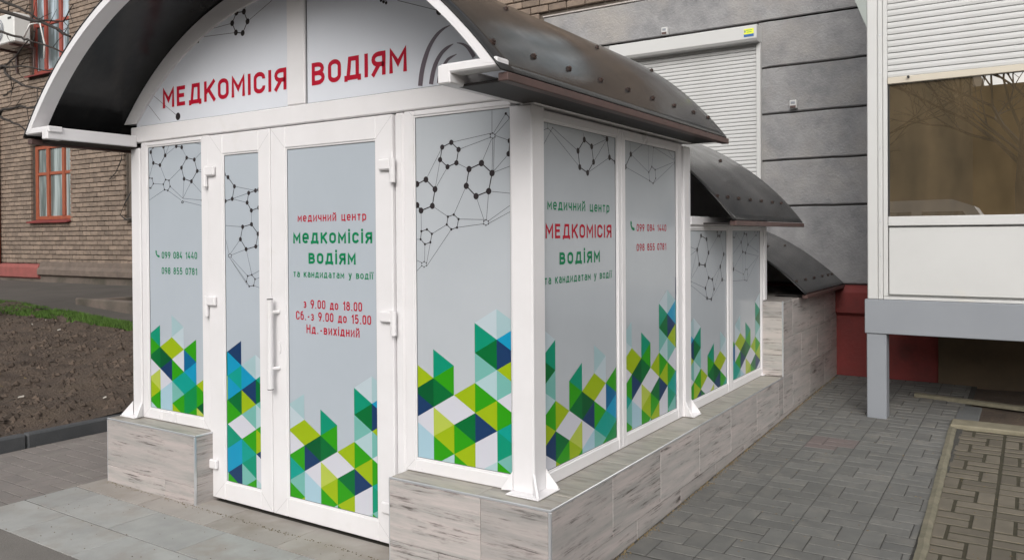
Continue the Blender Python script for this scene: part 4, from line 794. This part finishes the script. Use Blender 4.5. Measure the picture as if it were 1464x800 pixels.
# ================================================================ the kiosk
K = thing('entrance_kiosk', 'white glazed entrance kiosk with arched smoked canopies and Ukrainian medical centre lettering', 'kiosk', (-1.45, 0, 0))
def window(name, face, U, V, glass, gv, key, art=None, mol=None, dp=(-.045, 0.0), grow=1.0):
    """U,V outer bounds; glass (u0,u1), gv (v0,v1)"""
    u0, u1 = glass; v0, v1 = gv; mb = MB()
    fb(mb, face, U[0], u0-.008, V[0], V[1], *dp); fb(mb, face, u1+.008, U[1], V[0], V[1], *dp)
    fb(mb, face, u0-.008, u1+.008, V[0], v0-.008, dp[0], dp[1]-.001); fb(mb, face, u0-.008, u1+.008, v1+.008, V[1], dp[0], dp[1]-.001)
    for a, b, c, e in ((u0-.009, u0, v0-.009, v1+.009), (u1, u1+.009, v0-.009, v1+.009), (u0, u1, v0-.009, v0), (u0, u1, v1, v1+.009)): fb(mb, face, a, b, c, e, dp[0], dp[1]-.006, .002)
    fr = mb.obj(name, m_white, K)
    p = MB(); D = dp[1]-.012
    p.box(u0-.004, u1+.004, -D, -D+.008, v0-.004, v1+.004) if face == 'F' else p.box(D-.008, D, u0-.004, u1+.004, v0-.004, v1+.004)
    p.obj('pane', m_panedoor if name == 'door_leaf' or key == 'left' else m_pane, fr)
    mt = MB()
    for (ga, gb, oa, ob_) in ((u0, v0, U[0], V[0]), (u1, v0, U[1], V[0]), (u0, v1, U[0], V[1]), (u1, v1, U[1], V[1])):
        q = min(abs(ga-oa), abs(gb-ob_))-.004; sa = 1 if oa > ga else -1; sb = 1 if ob_ > gb else -1
        stroke(mt, face, [(ga+sa*.010, gb+sb*.010), (ga+sa*q, gb+sb*q)], .0013, dp[1]+.0003)
    mt.obj('mitre_joint', m_mitre, fr)
    s_ = MB()   # dark glazing seal
    for a, b, c, e in ((u0, u0+.0022, v0, v1), (u1-.0022, u1, v0, v1), (u0+.0022, u1-.0022, v0, v0+.0022), (u0+.0022, u1-.0022, v1-.0022, v1)): fb(s_, face, a, b, c, e, D+.0002, D+.003, .0005)
    s_.obj('seal', m_greyseal, fr)
    rect = (u0, u1, v0, v1)
    if art: artwork('triangle_print', face, rect, *art, fr, D+.0006)
    if mol: molecules(mol, face, rect, fr, D+.0006, grow)
    lettering(key, face, fr, D+.0012)
    return fr
ZT, ZB = 2.060, .459
window('fixed_window', 'F', (-2.847, -2.186), (ZP+.002, 2.093), (-2.785, -2.261), (ZB, ZT), 'left', (-2.567, -1, .573, .118, .0665), 'left')
window('fixed_window', 'F', (-.712, -.104), (ZP+.002, 2.093), (-.648, -.1136), (ZB, ZT), 'fixed', (-.671, 1, .571, .1195, .0676), 'fixed')
dn = window('door_leaf', 'F', (-2.178, -1.648), (.018, 2.088), (-2.041, -1.750), (.125, 1.967), 'narrow', (-1.31, -1, .243, .1205, .0684), 'narrow', dp=(-.06, .010))
dw = window('door_leaf', 'F', (-1.643, -.776), (.018, 2.088), (-1.522, -.893), (.125, 1.967), 'wide', (-1.410, 1, .209, .1197, .0676), None, dp=(-.06, .010))
dn['label'] = 'narrow door leaf'; dw['label'] = 'wide door leaf with opening hours'
window('side_window', 'S', (.10, .890), (ZP+.002, 2.052), (.1154, .8396), (ZB, 2.0016), 'side1', (.5925, -1, .483, .1262, .0687), 'side1')
window('side_window', 'S', (.892, 1.742), (ZP+.002, 2.052), (.9485, 1.6609), (ZB, 2.0016), 'side2', (1.029, 1, .545, .1245, .0704), 'side2')
window('side_window', 'S', (1.852, 2.656), (ZP+.002, 1.560), (1.8925, 2.5987), (ZB, 1.5276), 'rear1', (2.465, -1, .367, .1263, .0675), 'rear1')
window('side_window', 'S', (2.658, 3.468), (ZP+.002, 1.560), (2.7214, 3.4123), (ZB, 1.5276), 'rear2', (2.914, 1, .448, .125, .0665), 'rear2')
# vertical posts
def post(x0, x1, y0, y1, z1, feet):
    p = MB().bbox(x0, x1, y0, y1, ZP+.004, z1, .006).obj('post', m_white, K)
    for f in feet: f(p, x0, x1, y0, y1)
def foot(p, x0, x1, y0, y1, dirs, s=.055, h=.085):
    g = MB(); g.bbox(x0-(s if 'W' in dirs else -.0), x1+(s if 'E' in dirs else 0), y0-(s if 'N' in dirs else 0), y1+(s*.4 if 'E' in dirs else 0), ZP+.0025, ZP+.0085, .002)
    base = g.obj('base_plate', m_white, p)
    def gus(a, b, cx, cy, t=.005):     # triangular gusset from (a) at the post outwards to (b)
        n = Vector((-(b[1]-a[1]), b[0]-a[0], 0)).normalized()*t
        z0 = ZP+.009
        vs = [(a[0], a[1], z0), (b[0], b[1], z0), (b[0], b[1], z0+.006), (a[0], a[1], z0+h)]
        g2 = MB(); g2.add([(v[0]+n.x, v[1]+n.y, v[2]) for v in vs]+[(v[0]-n.x, v[1]-n.y, v[2]) for v in vs], [(0, 1, 2, 3), (7, 6, 5, 4), (0, 4, 5, 1), (1, 5, 6, 2), (2, 6, 7, 3), (3, 7, 4, 0)])
        g2.obj('gusset', m_white, p, recalc=True)
    if 'N' in dirs and 'E' in dirs: gus((x1, y0), (x1+s*.85, y0-s*.85), 0, 0); gus((x0+.004, y0), (x0-s*.8, y0-s*.3), 0, 0)
    if 'E' in dirs: gus((x1, y1-.004), (x1+s*.9, y1+s*.3), 0, 0)
    if 'N' in dirs and 'W' in dirs: gus((x0, y0), (x0-s*.9, y0-s*.85), 0, 0); gus((x1-.004, y0), (x1+s*.3, y0-s*.9), 0, 0)
    if dirs == 'E': gus((x1, y0+.004), (x1+s*.9, y0-s*.3), 0, 0)
post(-.103, .008, -.008, .099, 2.062, [lambda p, *b: foot(p, *b, 'NEW' if 0 else 'NE')])
post(-2.945, -2.85, -.008, .09, 2.062, [lambda p, *b: foot(p, *b, 'NW')])
post(-.075, .014, 1.744, 1.850, 2.040, [lambda p, *b: foot(p, *b, 'E')])
post(-.075, .014, 3.470, 3.444+.10, 1.56, []) if False else post(-.075, .012, 3.3690+.1005, 3.449+.09, 1.56, []) if False else None
MB().bbox(-.06, .012, 3.4695, 3.535, .979, 1.56, .005).obj('post', m_white, K)
ep = MB().bbox(-.06, .012, 3.4695-.052, 3.4480, ZP+.004, ZP+.02, .003)
MB().bbox(-.06, .020, 3.405, 3.449, ZP+.0025, ZP+.012, .002).obj('base_plate', m_white, K)
# door frame strip between wide leaf and right window, hinge posts
MB().bbox(-.7725, -.716, .0, .05, .012, 2.093, .010).obj('door_post', m_white, K)
MB().bbox(-2.1845, -2.180, .0, .05, .012, 2.093, .001).obj('door_post', m_white, K)
MB().box(-2.178, -.776, .03, .06, 0.002, .016).obj('threshold', m_greyseal, K)
def hinge(u, z, leaf, side):
    g = MB(); s = 1 if side > 0 else -1
    g.bbox(u-s*.085, u-s*.006, -.034, -.0105, z+.005, z+.06, .007)
    g.prism([(u+.017*math.cos(2*math.pi*k/12), -.024+.013*math.sin(2*math.pi*k/12)) for k in range(12)], 'z', z-.055, z+.062)
    g.obj('hinge', m_white, leaf, recalc=True)
for z in (1.815, 1.085, .165): hinge(-.764, z, dw, 1)
for z in (1.85, 1.11, .18): hinge(-2.185, z, dn, -1)
g = MB(); g.tube([(-1.607, -.052, .697), (-1.607, -.052, 1.172)], .0155, 16); h_ = g.obj('handle', m_white, dw, smooth=False)
for z in (.785, 1.085): 
    MB().tube([(-1.607, -.052, z), (-1.607, -.052, z+.012)], .017, 16).obj('handle_collar', m_white, dw); MB().tube([(-1.600, -.050, z+.02), (-1.582, -.011, z+.02)], .010, 10).obj('handle_bracket', m_white, dw)
for z in (.693, 1.172): MB().tube([(-1.607, -.052, z), (-1.607, -.052, z+.004)], .016, 16).obj('handle_cap', m_black, dw)
g = MB(); g.prism([(-1.578+.009*math.cos(k*math.pi/6), .915+(.022 if math.sin(k*math.pi/6) > 0 else -.022)+.009*math.sin(k*math.pi/6)) for k in range(12)], 'y', -.016, -.0105); g.obj('keyhole_plate', m_white, dw, recalc=True)
# lintel and fanlight
MB().bbox(-2.945, .006, -.006, .06, 2.0955, 2.194, .006).obj('lintel', m_white, K)
XC = -1.46
def arcpts(zc, r, xa, xb, n=60):
    a = math.acos(max(-1, min(1, (xb-XC)/r))); b = math.acos(max(-1, min(1, (xa-XC)/r)))
    return [(XC+r*math.cos(b+(a-b)*i/n), zc+r*math.sin(b+(a-b)*i/n)) for i in range(n+1)]
IZ, IR = .807, 2.011; OZ, OR_ = .83, 2.088
g = MB(); n = 64
inner = arcpts(IZ, IR, XC-1.436, XC+1.436, n); outer = arcpts(OZ, OR_, XC-1.56, XC+1.56, n)
def ring(mb, inn, out, y0, y1):
    k = len(inn); vs = [(p[0], y0, p[1]) for p in inn]+[(p[0], y0, p[1]) for p in out]+[(p[0], y1, p[1]) for p in inn]+[(p[0], y1, p[1]) for p in out]
    fs = []
    for i in range(k-1): fs += [(i, i+1, k+i+1, k+i), (2*k+i, 3*k+i, 3*k+i+1, 2*k+i+1), (i, 2*k+i, 2*k+i+1, i+1), (k+i, k+i+1, 3*k+i+1, 3*k+i)]
    fs += [(0, k, 3*k, 2*k), (k-1, 3*k-1, 4*k-1, 2*k-1)]
    mb.add(vs, fs)
ring(g, inner, outer, -.003, .055)
fan = g.obj('fanlight', m_white, K, recalc=True)
MB().bbox(-1.512, -1.378, -.008, .05, 2.1945, 2.80, .006).obj('mullion', m_white, fan)
def fan_pane(xa, xb):
    zi = [p for p in arcpts(IZ, IR+.012, XC-1.449, XC+1.449, 80)]
    top = [p for p in zi if xa <= p[0] <= xb]
    def zt(x_): return IZ+math.sqrt((IR+.012)**2-(x_-XC)**2)
    pts = [(xa, 2.19)]+([(xa, zt(xa))] if zt(xa) > 2.2 else [])+[p for p in top if p[1] > 2.2]+([(xb, zt(xb))] if zt(xb) > 2.2 else [])+[(xb, 2.19)]
    mb = MB(); mb.prism(pts, 'y', .012, .02); return mb.obj('pane', m_panefan, fan, recalc=True)
fan_pane(XC-1.447, -1.512); fan_pane(-1.378, XC+1.447)
g = MB()
for p_, q_ in ((XC-1.40, -1.514), (-1.376, XC+1.40)): fb(g, 'F', p_, q_, 2.1945, 2.1975, -.0115, -.006, .0005)
for p_ in (-1.5155, -1.3775): fb(g, 'F', p_, p_+.0025, 2.198, 2.79, -.0115, -.006, .0005)
g.obj('seal', m_greyseal, fan)
molecules('fan_l', 'F', (-2.9, -1.514, 2.196, 2.80), fan, -.0113, 1.35); molecules('fan_r', 'F', (-1.376, -.05, 2.196, 2.80), fan, -.0113, 1.35)
lettering('fan_l', 'F', fan, -.0108); lettering('fan_r', 'F', fan, -.0108)
g = MB()
for i, b in enumerate(SWIRL):
    g = MB()
    # smooth the centreline
    pts = []; ws = []
    for k in range(len(b)-1):
        for t in range(6):
            s = t/6; p0, p1, p2, p3 = b[max(k-1, 0)], b[k], b[k+1], b[min(k+2, len(b)-1)]
            f = lambda q: .5*((2*p1[q])+(-p0[q]+p2[q])*s+(2*p0[q]-5*p1[q]+4*p2[q]-p3[q])*s*s+(-p0[q]+3*p1[q]-3*p2[q]+p3[q])*s**3)
            pts.append((f(0), f(1))); ws.append(max(.003, f(2)))
    pts.append(b[-1][:2]); ws.append(b[-1][2])
    stroke(g, 'F', pts, ws, -.0108+.00004*i, (-1.376, -.05, 2.197, 2.8))
    g.obj('swirl_print', m_swirl, fan)
# projecting beams, arch rib
YF = -.55
MB().bbox(-.070, -.012, YF, -.0065, 2.068, 2.138, .005).obj('side_beam', m_white, K)
MB().bbox(-2.932, -2.872, YF, -.0065, 2.068, 2.138, .005).obj('side_beam', m_white, K)
MB().bbox(-.060, .019, .0, 1.86, 2.0635, 2.150, .005).obj('side_beam', m_white, K)
MB().bbox(-.050, .014, 1.86, 3.55, 1.5615, 1.617, .005).obj('side_beam', m_white, K)
MB().bbox(-2.945, -2.87, .1, 1.86, 2.0635, 2.150, .005).obj('side_beam', m_white, K)
g = MB(); ring(g, arcpts(.83, 2.058, XC-1.60, XC+1.60), arcpts(.83, 2.094, XC-1.652, XC+1.652), YF, YF+.085)
g.obj('arch_rib', m_white, K, recalc=True)
for s in (1, -1):
    g = MB(); xe = XC+s*1.658; xi = XC+s*1.40
    g.bbox(min(xe, xi), max(xe, xi), YF+.001, YF+.084, 2.106, 2.142, .006)
    g.obj('rib_foot', m_white, K)
# canopies
def canopy(zc, r, y0, y1, xr, bolts, row2, label, gable=None):
    g = MB(); th_ = .007; xl = 2*XC-xr
    inn = arcpts(zc, r, xl, xr, 90); out = arcpts(zc, r+th_, xl-.004, xr+.004, 90)
    # gentle waviness of the plastic sheet
    ny = 26; k = len(inn); vs = []; fs = []
    for jn in range(ny+1):
        y = y0+(y1-y0)*jn/ny
        for L in (inn, out):
            for i, p in enumerate(L):
                wv = .006*noise.noise(Vector((p[0]*1.6, y*1.8, zc*9)))*min(1, abs(i-0)/6, abs(k-1-i)/6)
                a = math.atan2(p[1]-zc, p[0]-XC); vs.append((p[0]+wv*math.cos(a), y, p[1]+wv*math.sin(a)))
    for jn in range(ny):
        o = jn*2*k; q = o+2*k
        for i in range(k-1): fs += [(o+i, o+i+1, q+i+1, q+i), (o+k+i, q+k+i, q+k+i+1, o+k+i+1)]
        fs += [(o, q, q+k, o+k), (o+k-1, o+2*k-1, q+2*k-1, q+k-1)]
    for o in (0, ny*2*k):
        for i in range(k-1): fs.append((o+i, o+k+i, o+k+i+1, o+i+1))
    g.add(vs, fs); cn = g.obj('canopy', m_poly, K, smooth=True, recalc=True); cn['label'] = label
    me = cn.data
    zr = zc+math.sqrt(r*r-(xr-XC)**2)
    for s in (1, -1):
        xe = XC+s*(xr-XC)
        e = MB(); a, b = sorted((xe-s*.03, xe+s*.012)); e.bbox(a, b, y0+.03, y1+.015, zr-.034, zr-.003, .003); e.obj('eave_strip', m_eave, cn)
        e = MB(); a, b = sorted((xe-s*.032, XC+s*(1.46-.04))); e.bbox(a, b, y0+.09, y1-.01, zr-.022, zr-.012, .002); e.obj('soffit', m_soffit, cn)
    def bolt(x_, y):
        z = zc+math.sqrt((r+th_)**2-(x_-XC)**2); d_ = Vector((x_-XC, 0, z-zc)).normalized(); p = Vector((x_, y, z))
        b = MB(); b.tube([p-d_*.004, p+d_*.004], .014, 10); b.tube([p+d_*.004, p+d_*.012], .008, 6); b.obj('bolt', m_bolt, cn)
    for y in bolts: bolt(.12 if zc > 0 else .13, y); 
    for y in bolts[::2]: bolt(2*XC-.12, y)
    for y in row2: bolt(-.25, y)
    return cn
canopy(.83, 2.096, YF-.002, 1.925, .215, [-.46, -.17, .12, .42, .72, 1.02, 1.32, 1.62, 1.87], [-.3, .19, 1.11, 1.87], 'front dark smoked arched canopy')
canopy(.35, 2.10, 1.985, 3.74, .235, [2.03, 2.24, 2.47, 2.73, 3.0, 3.30, 3.55], [2.43, 3.2], 'middle dark smoked arched canopy')
canopy(-.632, 2.35, 3.87, 5.45, .225, [3.98, 4.3, 4.62, 4.95, 5.2, 5.38], [4.5, 5.1], 'rear dark smoked arched canopy')
def gable(zc, r, zb, y, nm):
    pts = [(-2.86, zb)]+[p for p in arcpts(zc, r-.004, -2.86, -.06, 40)]+[(-.06, zb)]
    MB().prism(pts, 'y', y, y+.03).obj(nm, m_white, K, recalc=True)
gable(.83, 2.096, 1.60, 1.80, 'rear_gable'); gable(.35, 2.10, .99, 3.50, 'rear_gable')
MB().box(-2.9, -2.88, .1, 3.5, ZP, 1.62).obj('left_wall', m_white, K); MB().box(-2.9, -2.88, .1, 1.80, 1.62, 2.06).obj('left_wall', m_white, K)
# interior floor and back darkness
# ================================================================ small things
for nm, x_, z_, lb in (('alarm_siren', -1.618, 3.70, 'small white alarm box on the grey wall above the roller shutter'), ('alarm_siren', -.244, 2.765, 'small white alarm box on the grey wall right of the roller shutter')):
    t = thing(nm, lb, 'alarm box', (x_, FY, z_))
    MB().bbox(x_-.035, x_+.035, FY-.05, FY-.0, z_, z_+.085, .006).obj('housing', m_bay, t); MB().bbox(x_-.028, x_+.028, FY-.056, FY-.0505, z_+.006, z_+.03, .003).obj('lens', m_eave, t)
    MB().bbox(x_-.02, x_+.02, FY-.053, FY-.0505, z_+.045, z_+.07, .002).obj('grille', m_greymetal, t)
ac = thing('air_conditioner', 'white air conditioner outdoor unit bracketed to the upper brick wall', 'air conditioner', (-15.6, 5.1, 5.35))
MB().bbox(-16.0, -15.03, 4.98, 5.30, 5.40, 5.98, .02).obj('housing', m_ac, ac)
g = MB(); 
for r_ in (.06, .12, .18, .225):
    g.tube([(-15.65+r_*math.cos(k*math.pi/12), 4.965, 5.69+r_*math.sin(k*math.pi/12)) for k in range(25)], .008, 5, cap=False)
g.obj('fan_grille', m_greymetal, ac)
MB().box(-15.25, -15.12, 4.972, 4.979, 5.86, 5.9).obj('badge', m_black, ac)
for x_ in (-15.9, -15.2):
    g = MB(); g.bbox(x_-.02, x_+.02, 4.96, FY+.005, 5.35, 5.395, .004); g.bbox(x_-.02, x_+.02, FY-.035, FY+.005, 4.95, 5.349, .004); g.obj('bracket', m_eave, ac)
g = MB(); g.tube([(-15.0, 5.15, 5.5), (-14.85, 5.2, 5.75), (-14.78, 5.35, 5.8), (-14.74, 5.42, 5.4), (-14.76, 5.42, 5.1)], .018, 7); g.obj('pipe', m_ac, ac, smooth=True)
g = MB(); g.tube([(-12.0, 5.40, 3.3), (-12.01, 5.38, 3.12), (-12.07, 5.40, 2.94), (-12.3, 5.42, 2.70), (-12.53, 5.44, 2.6)], .009, 6); 
g.tube([(-11.72, 5.36, 2.33), (-11.89, 5.35, 2.14), (-12.03, 5.34, 1.93), (-11.87, 5.35, 1.845), (-11.70, 5.36, 1.86)], .010, 6)
tag(g.obj('cable', m_black, smooth=True), 'loose black cables hanging on the brick wall beside the left post', 'cable')
# bare tree, trunk out of the frame on the left
def tree_thing(name, label, base, m1, group=None): 
    return thing(name, label, 'tree', base, group)
t1 = tree_thing('bare_tree', 'bare dark branches of a leafless tree reaching in at the upper left', (-9.6, 1.3, .3), m_bark)
g = MB(); g.tube([(-9.6, 1.3, .2), (-9.62, 1.32, 1.2), (-9.55, 1.35, 2.4), (-9.5, 1.4, 3.6), (-9.6, 1.4, 5.2), (-9.5, 1.5, 7)], [.19, .16, .14, .12, .09, .05], 12); g.obj('trunk', m_bark, t1, smooth=True)
BR = [[(-8.4, 4.38), (-7.83, 4.16), (-7.52, 4.03), (-7.22, 3.89), (-6.94, 3.78)], [(-8.53, 4.24), (-7.91, 4.07), (-7.41, 3.9), (-6.97, 3.79), (-6.69, 3.69), (-6.46, 3.57)], [(-8.49, 3.96), (-7.92, 3.82), (-7.53, 3.71), (-7.19, 3.62), (-6.63, 3.43)],
 [(-8.9, 3.3), (-8.34, 3.38), (-7.84, 3.47), (-7.53, 3.55), (-7.19, 3.62)], [(-8.42, 3.56), (-7.92, 3.42), (-7.69, 3.29), (-7.35, 3.16), (-7.02, 3.09)], [(-7.9, 3.44), (-7.42, 3.37), (-6.84, 3.27)],
 [(-8.52, 2.86), (-7.94, 2.88), (-7.74, 2.94), (-7.47, 2.95), (-7.17, 2.9)], [(-7.86, 2.88), (-7.66, 2.79), (-7.42, 2.68)], [(-6.94, 3.80), (-6.60, 3.75), (-6.46, 3.9)], [(-7.06, 3.6), (-7.05, 3.74)], [(-7.93, 3.12), (-7.69, 3.14), (-7.58, 3.21)]]
TH = [.022, .028, .019, .015, .020, .012, .024, .014, .010, .008, .008]
rb = random.Random(3)
for i, b in enumerate(BR):
    g = MB(); pts = [(p[0], 1.5+.05*math.sin(p[0]*5+i), p[1]) for p in b]
    if pts[0][0] < -8.3: pts = [(-9.55, 1.4, pts[0][2]-.35)]+pts
    # densify with small kinks
    q = []
    for k in range(len(pts)-1):
        for s in range(3):
            t = s/3; q.append(tuple(pts[k][m]*(1-t)+pts[k+1][m]*t+rb.uniform(-.012, .012) for m in range(3)))
    q.append(pts[-1]); nq = len(q)
    g.tube(q, [max(.004, TH[i]*(1-.6*k/nq)) for k in range(nq)], 7)
    for k in range(2, nq-1):
        if rb.random() < .45:
            L = rb.uniform(.12, .4); a = rb.uniform(-1.4, 1.4); p = Vector(q[k]); d_ = Vector((math.cos(a)*.8, rb.uniform(-.5, .5), math.sin(a)))
            p2 = p+d_*L*.5; p3 = p2+(d_+Vector((.2, 0, rb.uniform(-.4, .4)))).normalized()*L*.5
            g.tube([p, p2, p3], [.005, .0038, .002], 4)
    g.obj('branch', m_bark, t1, smooth=True)
# ================================================================ the other side of the street (seen only in reflections)
ob = thing('street_house', 'brown house across the street', 'house', (-2, -38, 0))
g = MB(); g.box(-45, -.95, -50, -38, -.1, 11); g.obj('wall', mat('far_brown_wall', (.30, .235, .15), (.22, .175, .115), scale=.6, rough=.95), ob)
for k in range(10):
    for f in range(3):
        MB().box(-42+k*3.7, -40.4+k*3.7, -38.03, -37.97, 1.2+f*3.1, 2.7+f*3.1).obj('window', m_glass, ob)
ob['label'] = 'brown plastered house on the far side of the street'
hb = thing('street_house', 'ochre house across the street, right of the brown one', 'house', (20, -40, 0))
g = MB(); g.box(-.9, 44, -50, -37, -.1, 9.0); g.obj('wall', mat('ochre_wall', (.30, .19, .07), (.20, .125, .045), scale=.5, rough=.95), hb)
for k in range(10):
    for f in range(2): MB().box(3.5+k*4, 5+k*4, -37.0, -36.96, 1.4+f*3.1, 2.9+f*3.1).obj('window', m_glass, hb)
vn = thing('parked_van', 'white van parked on the far side of the street', 'van', (-1.2, -9.2, 0))
pf_ = [(-3.4, .35), (-3.4, 1.95), (-3.25, 2.16), (.35, 2.2), (.75, 2.05), (1.25, 1.25), (1.7, 1.05), (1.78, .75), (1.75, .35), (1.3, .35), (1.2, .62), (.95, .75), (.65, .72), (.45, .35), (-2.1, .35), (-2.2, .62), (-2.45, .75), (-2.75, .68), (-2.9, .35)]
g = MB(); g.prism(pf_, 'y', -10.1, -8.3); g.obj('body', m_ac, vn, recalc=True)
g = MB(); g.prism([(-.2, 1.3), (-.2, 1.95), (.55, 1.95), (.98, 1.3)], 'y', -8.3, -8.285); g.obj('side_window', m_glass, vn, recalc=True)
g = MB(); g.prism([(-1.7, 1.35), (-1.7, 1.95), (-.4, 1.95), (-.4, 1.35)], 'y', -8.3, -8.285); g.obj('side_window', m_glass, vn, recalc=True)
for x_ in (-2.48, .84):
    for y_ in (-10.05, -8.5):
        g = MB(); g.tube([(x_, y_, .32), (x_, y_+.2, .32)], .32, 20); g.obj('wheel', m_black, vn)
def bare_tree(x_, y, seed, label, grp):
    rr = random.Random(seed); t = thing('street_tree', label, 'tree', (x_, y, 0), grp)
    MB().tube([(x_, y, -.05), (x_+.02, y, .6), (x_+.03, y, 1.35)], [.17, .14, .13], 10).obj('limed_trunk', m_lime, t, smooth=True)
    MB().tube([(x_+.03, y, 1.35), (x_, y+.05, 2.6), (x_+.1, y, 4.2)], [.13, .115, .09], 10).obj('trunk', m_bark, t, smooth=True)
    g = MB()
    def grow(p, d_, L, r_, n):
        if n == 0: return
        q = p+d_*L*.5+Vector((rr.uniform(-.1, .1), rr.uniform(-.1, .1), 0))*L; e = q+(d_+Vector((rr.uniform(-.3, .3), rr.uniform(-.3, .3), rr.uniform(-.1, .2)))).normalized()*L*.5
        g.tube([p, q, e], [r_, r_*.8, r_*.62], 5 if n > 2 else 3, cap=False)
        for k in range(3 if n > 1 else 0):
            dd = (d_+Vector((rr.uniform(-.9, .9), rr.uniform(-.9, .9), rr.uniform(-.2, .6)))).normalized()
            grow(e if k else q, dd, L*rr.uniform(.62, .85), r_*.62, n-1)
    for k in range(5):
        a = k*1.26+rr.uniform(-.3, .3); grow(Vector((x_+.03, y, 2.2+k*.45)), Vector((math.cos(a)*.8, math.sin(a)*.8, .8)).normalized(), 1.6, .06, 5)
    g.obj('branches', m_bark, t)
for i, (x_, y) in enumerate(((1.5, -12), (-3.6, -12.5), (6.5, -12), (-9, -12.2))):
    bare_tree(x_, y, 20+i, ('bare whitewashed street tree standing straight opposite the balcony window', 'bare whitewashed street tree opposite the double door', 'bare whitewashed street tree furthest right across the road', 'bare whitewashed street tree furthest left across the road')[i], 'bare trees across the road')
